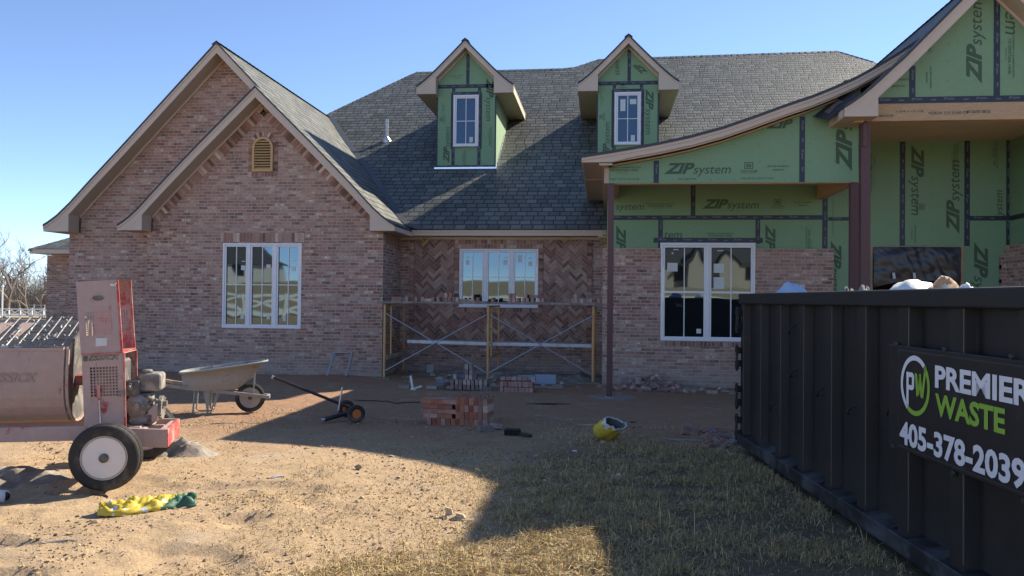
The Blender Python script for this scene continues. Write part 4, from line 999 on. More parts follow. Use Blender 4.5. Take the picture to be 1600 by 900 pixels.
# ================================================================== FAR FIELD: FENCES AND BARE TREES ON THE LEFT
def crossbuck_fence(name,label,p0,p1,n,h,mat='white'):
    p0=Vector(p0); p1=Vector(p1); root=thing(name,label,'fence',p0); d=(p1-p0); a=atan2(d.y,d.x); L=d.xy.length/n; dz=d.z/n
    root.rotation_euler=(0,0,a)
    for k in range(n+1):
        m=MB().mat(mat); m.box(k*L-0.08,k*L+0.08,-0.08,0.08,k*dz-0.3,k*dz+h+0.08); m.build('post',None,root)
    for zz in (h-0.08,0.22):
        m=MB().mat(mat)
        m.hexa([(0,-.04,zz-.09),(n*L,-.04,zz-.09+n*dz),(n*L,.04,zz-.09+n*dz),(0,.04,zz-.09),(0,-.04,zz+.09),(n*L,-.04,zz+.09+n*dz),(n*L,.04,zz+.09+n*dz),(0,.04,zz+.09)]); m.build('rail',None,root)
    for k in range(n):
        for s_ in (0,1):
            za,zb=(0.3,h-0.16) if s_ else (h-0.16,0.3); m=MB().mat(mat); y=0.02 if s_ else -0.02
            m.hexa([(k*L+.08,y-.015,za-.08+k*dz),(k*L+L-.08,y-.015,zb-.08+k*dz),(k*L+L-.08,y+.015,zb-.08+k*dz),(k*L+.08,y+.015,za-.08+k*dz),(k*L+.08,y-.015,za+.08+k*dz),(k*L+L-.08,y-.015,zb+.08+k*dz),(k*L+L-.08,y+.015,zb+.08+k*dz),(k*L+.08,y+.015,za+.08+k*dz)]); m.build('cross_brace',None,root)
    return root
fb=onZ(34,498,-2.30); fl=ray(-50,498); 
def fieldpt(u,v,y): 
    p=onY(u,v,y); return p
FY=fb.y
q0=onY(-40,498,FY); q1=onY(86,499,FY)
crossbuck_fence('field_fence','white crossbuck board fence crossing the field behind the left end of the brick house',(q0.x,FY,gh(q0.x,FY)),(q1.x,FY,gh(q1.x,FY)),7,1.35)
root=thing('pipe_fence','thin grey pipe fence just beyond the white board fence in the field','fence',(q0.x,FY+14,gh(q0.x,FY+14)))
for k in range(9):
    m=MB().mat('galv'); x=k*2.1; m.tube([(x,0,-0.3),(x,0,2.15)],0.07,6); m.build('post',None,root)
for zz in (2.05,1.5):
    m=MB().mat('galv'); m.tube([(-1,0,zz),(18,0,zz)],0.05,6); m.build('rail',None,root)
p=onY(3,500,70); root=thing('vent_stack','slim white post at the left edge of the photo before the bare trees','post',(p.x,70,gh(p.x,70)))
m=MB().mat('white'); zt=onY(3,448,70).z-gh(p.x,70); m.tube([(0,0,-0.2),(0,0,zt)],0.07,10); m.build('pole',None,root); m=MB().mat('white'); m.lathe([(0.13,zt-.02),(0.13,zt+.06),(0.02,zt+.14)],12); m.build('cap',None,root)

def bare_tree(loc,H,seed,label,lean=0.0,name='bare_tree',depth=6,mat='bark',spread=0.55):
    r=random.Random(seed); root=thing(name,label,'tree',loc,(0,0,r.uniform(0,6.28)),'bare winter trees beyond the field fence')
    tr=MB().mat(mat); cr=MB().mat(mat)
    def grow(mb,p,d,L,rad,lv):
        n=3; pts=[p]; rr=[rad]; q=p.copy(); dd=d.copy()
        for k in range(n):
            dd=(dd+Vector((r.uniform(-.22,.22),r.uniform(-.22,.22),r.uniform(-.05,.16)))).normalized(); q=q+dd*(L/n); pts.append(q.copy()); rr.append(max(0.012,rad*(1-0.42*(k+1)/n)))
        mb.tube(pts,rr,5 if lv<2 else 3,cap=False)
        if lv>=depth: return
        nb=r.choice((2,3,3)) if lv>0 else 4
        for b in range(nb):
            t=r.uniform(0.35,1.0) if b else 1.0; i=min(n-1,int(t*n)); s=pts[i].lerp(pts[i+1],t*n-i) if t<1 else pts[-1]
            ax=dd.orthogonal().normalized(); ax=Matrix.Rotation(r.uniform(0,6.28),3,dd)@ax
            nd=(dd*(1-spread*0.6)+ax*r.uniform(0.4,1.1)*spread*1.5+Vector((0,0,0.12))).normalized()
            grow(cr,s,nd,L*r.uniform(0.60,0.82),max(0.014,rad*0.58*r.uniform(.8,1.1)),lv+1)
    grow(tr,Vector((0,0,-0.3)),Vector((lean,0,1)).normalized(),H*0.27,H*0.022,0)
    tr.build('trunk',None,root); cr.build('crown',None,root); return root
tl=['tall bare tree with a leaning dark trunk behind the white fence','bare tree with a straight thin trunk close to the left corner of the house','wide bare tree cut by the left edge of the photo','small bare tree showing under the left eave of the big gable','bare tree in the second row seen between the two nearest trunks','slender bare tree rising just left of the house wall']
for k,(u,yy,H,s,ln) in enumerate([(14,150,21.5,3,-0.25),(44,156,16.5,5,0.05),(-22,148,23,8,0.1),(92,165,19.0,12,0.0),(28,185,21,21,0.1),(64,178,17.5,33,-0.1)]):
    x=onY(u,480,yy).x; bare_tree((x,yy,gh(x,yy)),H,s,tl[k],ln)
# undergrowth and far trees that read as one brown mass
mb=MB().mat('bark'); r=random.Random(5)
for k in range(3000):
    yy=r.uniform(190,235); x=onY(r.uniform(-90,150),480,yy).x; z=gh(x,yy); L=r.uniform(2.0,9.5)*(1 if r.random()<.8 else 1.5); a=Vector((x,yy,z+r.uniform(0,2))); d=Vector((r.uniform(-.6,.6),r.uniform(-.4,.4),1)).normalized(); b=a+d*L*0.5; c=b+(d+Vector((r.uniform(-.6,.6),0,r.uniform(-.3,.2)))).normalized()*L*0.5
    mb.tube([a,b,c],[0.06,0.04,0.02],3,cap=False)
    for q in range(3): 
        s0=a.lerp(c,r.uniform(.3,.9)); mb.tube([s0,s0+Vector((r.uniform(-1,1),r.uniform(-.5,.5),r.uniform(0.2,1)))*L*0.28],[0.03,0.015],3,cap=False)
tag(mb.build('thicket'),'grey-brown thicket of bare undergrowth behind the field fence','thicket',kind='stuff')

# ================================================================== ACROSS THE ROAD BEHIND THE CAMERA (seen mirrored in the windows)
crossbuck_fence('roadside_fence','white crossbuck fence along the road, mirrored in the house windows',(-32,-12,gh(-32,-12)),(16,-13,gh(16,-13)),18,1.35)
def neighbour(name,label,x0,x1,y,hwall,hroof,wmat,depth=12,gables=()):
    z=gh((x0+x1)/2,y); root=thing(name,label,'house',((x0+x1)/2,y,z)); w=(x1-x0)/2
    m=MB().mat(wmat); m.box(-w,w,-depth,0,-1,hwall); m.build('wall',None,root)
    m=MB().mat('nroof'); e=0.6; v=[(-w-e,e,hwall),(w+e,e,hwall),(w+e,-depth-e,hwall),(-w-e,-depth-e,hwall),(-w*0.45,-depth/2,hroof),(w*0.45,-depth/2,hroof)]
    m.raw(v,[(0,1,5,4),(2,3,4,5),(1,2,5),(3,0,4),(3,2,1,0)]); m.build('roof',None,root)
    for gx_,gw,gz in gables:
        m=MB().mat(wmat); m.prism_y([(gx_-gw,-1),(gx_+gw,-1),(gx_+gw,hwall),(gx_,gz),(gx_-gw,hwall)],0.01,1.4); m.build('gable_front',None,root)
        m=MB().mat('nroof'); m.prism_y([(gx_-gw-.4,hwall-.3),(gx_,gz+.15),(gx_+gw+.4,hwall-.3),(gx_+gw+.4,hwall-.05),(gx_,gz+.45),(gx_-gw-.4,hwall-.05)],-4,1.7); m.build('gable_roof',None,root)
    for k in range(5):
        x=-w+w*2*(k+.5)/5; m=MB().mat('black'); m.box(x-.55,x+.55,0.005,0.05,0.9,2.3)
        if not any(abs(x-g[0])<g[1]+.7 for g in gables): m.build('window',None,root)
    return root
mx=2*YS+68.0; a=onY(338,440,mx).x; b=onY(388,440,mx).x
neighbour('neighbour_house','pale-walled house with a dark hip roof across the road, mirrored in the left window',a-9,b,-68,2.5,7.0,'npale',12)
mx=2*YP+62.0; a=onY(1020,452,mx).x; b=onY(1215,452,mx).x
neighbour('neighbour_house','brick house with gables across the road, mirrored in the porch window',a-3,b+3,-62,2.7,9.5,'nbrick',16,(((b-a)*-.16,1.0,4.4),((b-a)*.10,.8,3.9)))
# ================================================================== DUMPSTER
DA=radians(5.36); DO=Vector((1.587,9.368,0.0))
dump=thing('dumpster','big black steel roll-off dumpster with a white and green hauler sign','dumpster',DO,(0,0,DA))
# local frame: x to the right across the container, -y towards the camera along it
DL,DW,DH=7.2,2.40,1.77
mb=MB()
ribs=[0.27+0.655*k for k in range(-0,11)]
prof=[(0.0,0.012)]
# side wall with pressed trapezoid ribs: outline in (y,x)
out=[(0.0,0.0)]
for k,r in enumerate([0.08]+[0.745+0.648*i for i in range(11)]):
    if r>DL-0.3: break
    out+= [(r,0.0),(r+0.02,0.075),(r+0.44,0.075),(r+0.50,0.0)]
out.append((DL,0.0))
sec=out
z0,z1=0.17,1.66
b=MB()
for (ya,xa),(yb,xb) in zip(sec,sec[1:]):
    b.poly([(xa,-ya,z0),(xb,-yb,z0),(xb,-yb,z1),(xa,-ya,z1)])
    b.poly([(DW-xa,-ya,z0),(DW-xb,-yb,z0),(DW-xb,-yb,z1),(DW-xa,-ya,z1)])
b.poly([(0.0,0.0,z0),(DW,0,z0),(DW,0,z1),(0,0,z1)]); b.poly([(0,-DL,z0),(DW,-DL,z0),(DW,-DL,z1),(0,-DL,z1)])
b.poly([(0.08,0,0.20),(DW-0.08,0,0.20),(DW-0.08,-DL,0.20),(0.08,-DL,0.20)])
b.build('body_wall','steel_black',dump)
b=MB()
for x0 in (-0.035,DW-0.105): b.box(x0,x0+0.14,-DL-0.03,0.03,1.655,DH)
b.box(0.105,DW-0.105,-0.10,0.03,1.66,DH-0.003); b.box(0.105,DW-0.105,-DL-0.03,-DL+0.1,1.66,DH-0.003)
b.build('top_rail','steel_black',dump,bevel=0.012,seg=2)
b=MB()
for x0 in (-0.045,DW-0.075): b.box(x0,x0+0.12,-DL-0.02,0.02,0.07,0.185)
b.build('bottom_rail','rail_dust',dump,bevel=0.008)
for k in range(10):
    b=MB(); r=0.745+0.648*k+0.04; b.hexa([(-0.035,-r-0.40,0.185),(0.075,-r-0.40,0.185),(0.075,-r,0.185),(-0.035,-r,0.185),(0.0,-r-0.39,0.196),(0.075,-r-0.40,0.215),(0.075,-r,0.215),(0.0,-r-0.01,0.196)])
    b.build('rib_gusset','rail_dust',dump)
for y in (-0.10,-1.4,-2.9,-4.4,-5.8): 
    b=MB(); b.box(0.1,DW-0.1,y-0.06,y+0.06,0.06,0.17); b.build('cross_member','steel_black',dump)
for xs in (0.55,DW-0.55):
    b=MB(); b.box(xs-.06,xs+.06,-DL,0,-0.02,0.12); b.build('skid_rail','steel_black',dump)
for y in (-0.16,-DL+0.5):
    b=MB(); m=Matrix.Translation((0.16,y,0.07))@Matrix.Rotation(pi/2,4,'Y'); b.lathe([(0.0,-.05),(0.09,-.05),(0.09,.05),(0.0,.05)],18,m); b.build('roller_wheel','steel_black',dump)
for zc in (1.49,1.06,0.62,0.27):                            # door hinges at the far corner
    b=MB(); b.box(-0.05,0.0,0.0,0.055,zc-0.12,zc-0.045); b.box(-0.05,0.0,0.0,0.055,zc+0.03,zc+0.10); b.box(-0.05,-0.02,0.03,0.10,zc-0.15,zc-0.05) ; b.box(-0.05,-0.02,0.03,0.10,zc+0.035,zc+0.11); b.tube([(-0.035,0.075,zc-0.17),(-0.035,0.075,zc+0.13)],0.016,8)
    b.build('door_hinge','steel_black',dump,bevel=0.004)
for i_ in range(10):
    r=0.745+0.648*i_; b=MB(); b.box(-0.0022,0.002,-r-0.001,-r+0.007,0.22,1.655); b.build('worn_edge','worn_edge',dump)
b=MB(); b.box(-0.0022,0.002,-0.081,-0.073,0.22,1.655); b.build('worn_edge','worn_edge',dump)
b=MB(); b.box(0.0,0.05,0.0,0.04,0.17,1.66); b.build('corner_post','steel_black',dump)
def on_dump(s,z,x=0.0): return Vector((x,-s,z))
for s,z in ((1.62,1.02),(2.30,0.92),(2.95,0.86),(3.62,0.95),(1.55,1.42),(0.98,0.62)):
    b=MB(); b.tube([(0.075,-s-.07,z+.05),(0.03,-s-.02,z+.01),(0.02,-s,z-.03),(0.05,-s+.04,z-.04)],0.007,6); b.build('tarp_hook','steel_black',dump)
# sign: plate held a little off the ribs, letters on it
b=MB(); b.mat('sign_black').box(-0.022,-0.006,-5.75,-3.745,0.735,1.405)
sg=b.build('sign_panel',None,dump,bevel=0.004)
b=MB(); X=-0.0235
for a_,b_,c,d in ((-5.7,-3.885,1.372,1.380),(-5.7,-3.885,0.755,0.762),(-3.892,-3.885,0.762,1.372)): b.mat('sign_edge').box(X,X+0.003,a_,b_,c,d)
b.build('sign_border',None,sg)
def sign_text(mb,t,s0,s1,z0_,z1_,bold=0.0): put_text(mb,t,(X-0.002,-s0,z0_),(0,-1,0),(0,0,1),w=s1-s0,h=z1_-z0_,bold=bold)
wl=MB().mat('sign_white'); gl=MB().mat('sign_green')
for mt,tx_,a_ in (('sign_white','PREMIER',(4.362,5.285,1.183,1.315)),('sign_green','WASTE',(4.365,5.06,1.018,1.152)),('sign_white','405-378-2039',(3.915,5.23,0.772,0.925))):
    q_=MB().mat(mt); sign_text(q_,tx_,*a_,0.035); q_.build('sign_lettering',None,sg)
def ringseg(mb,cs,cz,r,wd,a0,a1,n=40):
    for k in range(n):
        a=a0+(a1-a0)*k/n; c=a0+(a1-a0)*(k+1)/n
        mb.poly([(X-0.002,-(cs+cos(a)*(r-wd)),cz+sin(a)*(r-wd)),(X-0.002,-(cs+cos(a)*r),cz+sin(a)*r),(X-0.002,-(cs+cos(c)*r),cz+sin(c)*r),(X-0.002,-(cs+cos(c)*(r-wd)),cz+sin(c)*(r-wd))])
cs,cz,rr=4.115,1.167,0.187
ringseg(wl,cs,cz,rr,0.030,radians(48),radians(237)); ringseg(gl,cs,cz,rr,0.030,radians(-123),radians(46))
def zpoly(mb,pts): mb.poly([(X-0.002,-s_,z_) for s_,z_ in pts])
# monogram: P with a long stem, W whose last stroke runs up to the ring
zpoly(wl,[(4.005,1.03),(4.035,1.015),(4.035,1.245),(4.005,1.245)]); zpoly(wl,[(4.035,1.215),(4.085,1.215),(4.105,1.230),(4.085,1.245),(4.035,1.245)]); zpoly(wl,[(4.035,1.135),(4.085,1.135),(4.105,1.150),(4.085,1.165),(4.035,1.165)]); zpoly(wl,[(4.078,1.165),(4.105,1.150),(4.108,1.230),(4.078,1.215)])
for q in ([(4.115,1.245),(4.143,1.245),(4.163,1.12),(4.137,1.10)],[(4.150,1.10),(4.172,1.12),(4.190,1.22),(4.170,1.245)],[(4.168,1.245),(4.192,1.245),(4.212,1.12),(4.188,1.10)],[(4.196,1.10),(4.222,1.10),(4.262,1.290),(4.240,1.31)]): zpoly(gl,q)
wl.build('sign_emblem',None,sg); gl.build('sign_emblem',None,sg)
b=MB().mat('sign_edge')
for s,z in ((3.84,1.41),(4.45,1.415),(3.80,0.735),(4.55,0.72),(5.1,1.42),(5.2,0.72)): lump(b,(-0.018,-s,z),(0.008,0.024,0.018),1,0.4,3,seed=s)
b.build('weld_bead',None,sg)
dm=Matrix.Translation(DO)@Matrix.Rotation(DA,4,'Z')
# load showing above the rim
b=MB().mat('attr'); n=1400; r=random.Random(9)
for k in range(400):
    q=Vector((r.uniform(0.42,DW-0.42),-r.uniform(0.45,DL-0.45),1.50+r.uniform(-.05,.10))); b.color((r.uniform(.2,.5),)*3); lump(b,(0,0,0),(r.uniform(.05,.22),r.uniform(.05,.22),r.uniform(.02,.06)),1,0.3,2,mtx=dm@Matrix.Translation(q)@Euler((r.uniform(-.4,.4),r.uniform(-.4,.4),r.uniform(0,6))).to_matrix().to_4x4(),seed=k)
tag(b.build('construction_rubbish'),'mixed pale building rubbish filling the dumpster almost to its rim','rubbish',kind='stuff')
def heap(name,label,cat,u0,u1,vtop,tx,mat,ry=0.5,seed=1.0,amp=0.22,group=None,zb=1.60):
    a=hit(DO+Vector((cos(DA),sin(DA),0))*tx,(cos(DA),sin(DA),0),(u0+u1)/2,448); 
    # depth: choose a spot inside the container along the sight line at lateral offset tx
    loc=Vector((a.x,a.y,zb)); d=(loc.xy).length; wdt=abs(u1-u0)/CAM_F*d*0.5; ztop=CAM_H+(469.5+0.01*(((u0+u1)/2)-840)-vtop)/CAM_F*d
    mb=MB().mat(mat).smooth(); lump(mb,(0,0,0),(wdt*1.03,ry,ztop-zb),4,amp,1.6,seed=seed,flat=-0.05)
    t=mb.build(name); t.location=loc; t.rotation_euler=(0,0,radians(-25)); tag(t,label,cat,group); return t
heap('plastic_sheet','bright white plastic sheet heaped above the rim of the dumpster','sheet',1386,1466,442.5,1.3,'tarp_white',0.45,2.2,0.12)
heap('paper_bag','crumpled tan bag beside the white sheet in the dumpster','bag',1452,1494,441,1.3,'orange_bag',0.3,5.1,0.25)
heap('plastic_sheet','small white plastic corner showing at the right of the tan bag in the dumpster','sheet',1496,1520,446.5,1.2,'tarp_white',0.2,7.7,0.2)
heap('plastic_sheet','pale blue sheet poking up at the far end of the dumpster','sheet',1212,1266,449,0.5,'blue_tarp',0.25,3.3,0.3)
for u0,u1,v in ((1318,1326,452.5),(1328,1334,452),(1342,1352,451),(1352,1358,452)):
    heap('rubble_chunk','small pale chunk of rubble on the dumpster load, left of the white sheet','rubble',u0,u1,v,0.3,'concrete',0.06,u0*0.1,0.4,'rubble chunks on the dumpster load',1.70)

# ================================================================== MORTAR MIXER
MA=radians(19); MO=Vector((-4.248,6.546,0))
mixer=thing('mortar_mixer','dusty red towable mortar mixer with its drum grate and raised hood','mixer',MO,(0,0,MA))
def wheel(parent,c,r,w_,rimr,name='wheel',rim='rim',axis=Vector((0,1,0)),hub=True,spokes=False,tread=True):
    rot=axis.normalized().to_track_quat('Z','X').to_matrix().to_4x4(); m=Matrix.Translation(c)@rot
    t=MB().mat('rubber').smooth(); pr=[(rimr,-w_*.42),(rimr+.02,-w_*.48),(r*.86,-w_*.5),(r*.96,-w_*.44),(r,-w_*.30),(r,w_*.30),(r*.96,w_*.44),(r*.86,w_*.5),(rimr+.02,w_*.48),(rimr,w_*.42)]
    t.lathe(pr,48,m,closed=True)
    if tread:
        t.smooth(False)
        for rg in (-.2,-.07,.07,.2): t.lathe([(r-.004,(rg-.045)*w_),(r+.005,(rg-.04)*w_),(r+.005,(rg+.04)*w_),(r-.004,(rg+.045)*w_)],48,m,closed=True)
    W=t.build('wheel',None,parent)
    rm=MB().mat(rim)
    rm.lathe([(rimr+.004,-w_*.44),(rimr-.006,-w_*.46),(rimr-.014,-w_*.40),(rimr-.02,-w_*.25),(rimr*.80,-w_*.20),(rimr*.76,-w_*.27),(rimr*.50,-w_*.30),(rimr*.42,-w_*.24),(rimr*.18,-w_*.26),(0.001,-w_*.26),(0.001,w_*.3),(rimr*.8,w_*.3),(rimr,w_*.44)],40,m)
    rm.build('rim',None,W)
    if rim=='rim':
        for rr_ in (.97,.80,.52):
            zz_=-w_*(.455 if rr_>.9 else (.215 if rr_>.7 else .305)); g_=MB().mat('wheel_dust_shade').smooth(); g_.lathe([(rimr*rr_-.006,zz_+.004),(rimr*rr_-.005,zz_-.003),(rimr*rr_,zz_-.006),(rimr*rr_+.005,zz_-.003),(rimr*rr_+.006,zz_+.004)],40,m,closed=True); g_.build('rim_groove_shade',None,W)  # darker rings paint the shade of the rim's grooves
    if hub:
        h=MB().mat('engine_dark').smooth(); h.lathe([(rimr*.30,-w_*.27),(rimr*.29,-w_*.31),(rimr*.22,-w_*.32),(rimr*.21,-w_*.52),(rimr*.14,-w_*.58),(0.001,-w_*.59)],20,m); h.build('hub',None,W)
        bo=MB().mat('engine_dark')
        for k in range(5):
            a=2*pi*k/5+.3; bo.lathe([(.011,-w_*.24),(.011,-w_*.38),(.001,-w_*.39)],8,m@Matrix.Translation((cos(a)*rimr*.45,sin(a)*rimr*.45,0)))
        bo.build('wheel_bolt',None,W)
    return W
wheel(mixer,(0.0,0.0,0.285),0.285,0.17,0.185); wheel(mixer,(0.03,1.40,0.285),0.285,0.17,0.185)
m=MB().mat('mixer').tube([(0,0.08,0.285),(0.03,1.33,0.285)],0.03,10); m.build('axle',None,mixer)
# chassis
m=MB().mat('mixer'); m.hexa([(-2.6,.20,.40),(-0.20,.20,.395),(-0.20,.27,.395),(-2.6,.27,.40),(-2.6,.20,.53),(-0.20,.20,.525),(-0.20,.27,.525),(-2.6,.27,.53)]); m.box(-2.6,-.1,0.95,1.02,.40,.53); m.box(-0.30,-0.22,.27,.95,.40,.50)
m.build('chassis_rail',None,mixer,bevel=0.006)
m=MB().mat('mixer')
m.hexa([(-0.20,.195,.335),(.458,.195,.312),(.458,.225,.312),(-0.20,.225,.335),(-0.20,.195,.515),(.458,.195,.475),(.458,.225,.475),(-0.20,.225,.515)])
m.hexa([(-0.20,.74,.355),(.455,.74,.33),(.455,.77,.33),(-0.20,.77,.355),(-0.20,.74,.515),(.455,.74,.49),(.455,.77,.49),(-0.20,.77,.515)])
m.box(.385,.43,.225,.74,.450,.478); m.box(.22,.26,.225,.74,.455,.488); m.box(.0,.22,.23,.73,.47,.50); m.box(-0.2,.0,.225,.74,.47,.50); m.box(.26,.385,.42,.46,.455,.484)
m.build('engine_frame',None,mixer,bevel=0.004)
m=MB().mat('red'); m.hexa([(.430,.196,.315),(.462,.196,.313),(.462,.769,.333),(.430,.769,.335),(.430,.196,.477),(.462,.196,.476),(.462,.769,.491),(.430,.769,.492)]); m.build('end_plate',None,mixer,bevel=0.003)
m=MB().mat('mixer'); m.box(-.30,-.27,.18,.194,.29,.40); m.tube([(-.33,.19,.33),(-.12,.19,.33)],.008,6); m.build('step_bracket',None,mixer)
def perforated(mb,A,B,Cc,Dd,th,nrm,rect,nx_,nz_,hole=0.62):
    """sheet A(bl) B(br) C(tr) D(tl) with a rectangular field of square holes really cut out of it"""
    A,B,Cc,Dd=map(Vector,(A,B,Cc,Dd)); nr=Vector(nrm).normalized()*th
    def P(u,v): return (A*(1-u)+B*u)*(1-v)+(Dd*(1-u)+Cc*u)*v
    u0,u1,v0,v1=rect; us=[0,u0]; vs=[0,v0]; solid_u=[True]; 
    du=(u1-u0)/nx_; dv=(v1-v0)/nz_; us=[0]; fu=[]
    us=[0.0]; ku=[]
    for k in range(nx_):
        a=u0+k*du; us+= [a+du*(1-hole)/2, a+du*(1+hole)/2]
    us.append(1.0); vs=[0.0]
    for k in range(nz_):
        a=v0+k*dv; vs+= [a+dv*(1-hole)/2, a+dv*(1+hole)/2]
    vs.append(1.0)
    for i in range(len(us)-1):
        for j in range(len(vs)-1):
            if i%2==1 and j%2==1: continue
            q=[P(us[i],vs[j]),P(us[i+1],vs[j]),P(us[i+1],vs[j+1]),P(us[i],vs[j+1])]
            mb.poly(q); mb.poly([p+nr for p in reversed(q)])
    for a,b in ((A,B),(B,Cc),(Cc,Dd),(Dd,A)): mb.poly([a,b,b+nr,a+nr])
# lower housing: perforated front sheet, back sheet, left side and top
m=MB().mat('mixer'); perforated(m,(-.225,.20,.37),(.112,.20,.37),(.085,.20,1.165),(-.265,.20,1.150),.004,(0,1,0),(.17,.84,.52,.86),9,10,.66); m.build('housing_panel',None,mixer)
m=MB().mat('rose'); perforated(m,(-.225,.66,.37),(.112,.66,.37),(.085,.66,1.165),(-.265,.66,1.150),.004,(0,1,0),(.50,.90,.52,.86),4,9)
m.hexa([(-.262,.204,1.148),(.085,.204,1.163),(.085,.66,1.163),(-.262,.66,1.148),(-.262,.204,1.154),(.085,.204,1.169),(.085,.66,1.169),(-.262,.66,1.154)])
m.poly([(-.225,.204,.37),(-.225,.66,.37),(-.265,.66,1.15),(-.265,.204,1.15)])
m.build('housing_shell',None,mixer)
for y in (.197,.655):
    m=MB().mat('red'); m.hexa([(.100,y-.004,.37),(.116,y-.004,.37),(.116,y+.010,.37),(.100,y+.010,.37),(.074,y-.004,1.165),(.090,y-.004,1.165),(.090,y+.010,1.165),(.074,y+.010,1.165)])
    m.build('housing_edge',None,mixer)
m=MB().mat('engine_dark'); m.box(-.21,.06,.36,.58,.42,1.10); m.build('hole_backing_box',None,mixer,bevel=.02)  # dark box added inside so the panel's holes read as shaded
# raised hood, tipped to the left
m=MB().mat('mixer'); perforated(m,(-.268,.19,1.155),(.072,.19,1.175),(.014,.23,1.822),(-.330,.23,1.797),.004,(0,1,0),(.15,.80,.25,.58),11,11,.70); hood=m.build('hood',None,mixer)
m=MB().mat('rose'); perforated(m,(-.268,.66,1.165),(.072,.66,1.182),(.014,.70,1.826),(-.330,.70,1.80),.004,(0,1,0),(.42,.88,.25,.58),7,11)
m.poly([(-.330,.23,1.797),(.014,.23,1.822),(.014,.70,1.826),(-.330,.70,1.80)]); m.build('hood_back',None,hood)
m=MB().mat('red'); 
for yb,yt in ((.188,.228),(.656,.696)): m.hexa([(.058,yb-.003,1.172),(.076,yb-.003,1.173),(.076,yb+.012,1.173),(.058,yb+.012,1.172),(.000,yt-.003,1.820),(.018,yt-.003,1.822),(.018,yt+.012,1.822),(.000,yt+.012,1.820)])
m.hexa([(-.268,.186,1.150),(.076,.186,1.168),(.076,.67,1.178),(-.268,.67,1.158),(-.268,.186,1.162),(.076,.186,1.180),(.076,.67,1.188),(-.268,.67,1.168)])
m.build('hood_edge',None,hood)
m=MB().mat('galv'); m.box(-.045,.0,.222,.232,1.765,1.785,); m.tube([(-.02,.22,1.775),(.005,.215,1.79)],.006,6); m.build('latch',None,hood)
m=MB().mat('paper'); m.box(-.15,-.06,.194,.198,1.215,1.30); m.box(-.215,-.15,.196,.199,.43,.47); m.build('warning_label',None,hood)
m=MB().mat('engine_dark'); m.lathe([(.045,0),(.045,.003),(.001,.003)],24,Matrix.Translation((-.145,.215,1.655))@Matrix.Rotation(pi/2,4,'X')@Matrix.Scale(0.5,4,(0,1,0))); m.build('maker_badge',None,hood)
m=MB().mat('engine_dark'); put_text(m,'ESSICK',(-.205,.1965,1.098),(1,0,.045),(0,0,1),w=.255,h=.047,shear=.25,bold=.04); m.box(-.248,-.212,.194,.197,1.095,1.140); m.build('maker_lettering',None,mixer)
m=MB().mat('galv'); m.tube([(-.085,.16,.40),(-.10,.185,.62),(-.115,.185,.80)],.006,8); m.mat('red').tube([(-.111,.185,.75),(-.122,.185,.88)],.012,8); m.build('control_lever',None,mixer)
m=MB().mat('engine_dark'); m.box(.055,.105,.185,.199,.80,.83); m.tube([(.05,.19,.78),(.05,.19,.83)],.01,6); m.build('latch_hook',None,mixer)
m=MB().mat('galv'); m.box(.045,.10,.18,.20,.385,.42); m.tube([(.02,.18,.41),(.09,.17,.385)],.008,6); m.build('hinge_clip',None,mixer)
# drum
D0=Vector((0,.70,.89)); R=.40; xr,xl=-.445,-2.0
sec=[(.36,1.195),(.338,1.02),(.335,.86),(.350,.76),(.385,.675),(.445,.595),(.53,.535),(.64,.505),(.76,.505),(.88,.545),(.98,.615),(1.06,.72),(1.10,.86),(1.10,1.10),(1.06,1.44)]
m=MB().mat('mixer_drum').smooth()
for (ya,za),(yb,zb) in zip(sec,sec[1:]): m.poly([(xl,ya,za),(xr,ya,za),(xr,yb,zb),(xl,yb,zb)])
sec2=[((y-D0.y)*.985+D0.y,(z-D0.z)*.985+D0.z) for y,z in sec]
m.mat('drum_in')
for (ya,za),(yb,zb) in zip(sec2,sec2[1:]): m.poly([(xl,yb,zb),(xr,yb,zb),(xr,ya,za),(xl,ya,za)])
drum=m.build('drum',None,mixer)
m=MB().mat('engine_dark'); m.prism_x(sec,xr-.004,xr+.012); m.build('drum_end',None,drum); m=MB().mat('engine_dark'); m.prism_x(sec,xl-.01,xl+.005); m.build('drum_end',None,drum)
m=MB().mat('mixer_drum')
for (ya,za),(yb,zb) in zip(sec,sec[1:]):
    m.hexa([(xr-.002,ya,za),(xr+.035,ya,za),(xr+.035,(ya-D0.y)*.95+D0.y,(za-D0.z)*.95+D0.z),(xr-.002,(ya-D0.y)*.95+D0.y,(za-D0.z)*.95+D0.z),(xr-.002,yb,zb),(xr+.035,yb,zb),(xr+.035,(yb-D0.y)*.95+D0.y,(zb-D0.z)*.95+D0.z),(xr-.002,(yb-D0.y)*.95+D0.y,(zb-D0.z)*.95+D0.z)])
m.build('drum_rim',None,drum)
m=MB().mat('red'); m.box(-.44,-.30,.62,.78,.84,.93); m.tube([(-.44,.70,.89),(-.22,.70,.89)],.05,12); m.build('drive_shaft',None,mixer)
m=MB().mat('mixer').box(xl,xr-.01,.348,.385,1.180,1.205); m.build('drum_lip',None,drum)
g=MB().mat('grate')
ga,gb=Vector((0,.37,1.212)),Vector((0,1.06,1.45))
for t in (0.0,.25,.5,.75,1.0): p=ga.lerp(gb,t); g.tube([(xl,p.y,p.z),(xr-.01,p.y,p.z)],.008,6)
for k in range(17):
    x=xr-.03-k*.090; g.tube([(x,ga.y,ga.z+.014),(x-.03,gb.y,gb.z+.014)],.0065,6)
for k in range(130):
    t=random.random(); p=ga.lerp(gb,random.choice((0,.33,.66,1.0)) if random.random()<.5 else t); x=random.uniform(xl+.5,xr-.02); x=x if random.random()<.5 else xr-.03-random.randint(0,8)*.118-.03*t
    lump(g,(x,p.y,p.z+.014),(.012*random.uniform(.5,1.3),)*3,1,.4,3,seed=k)
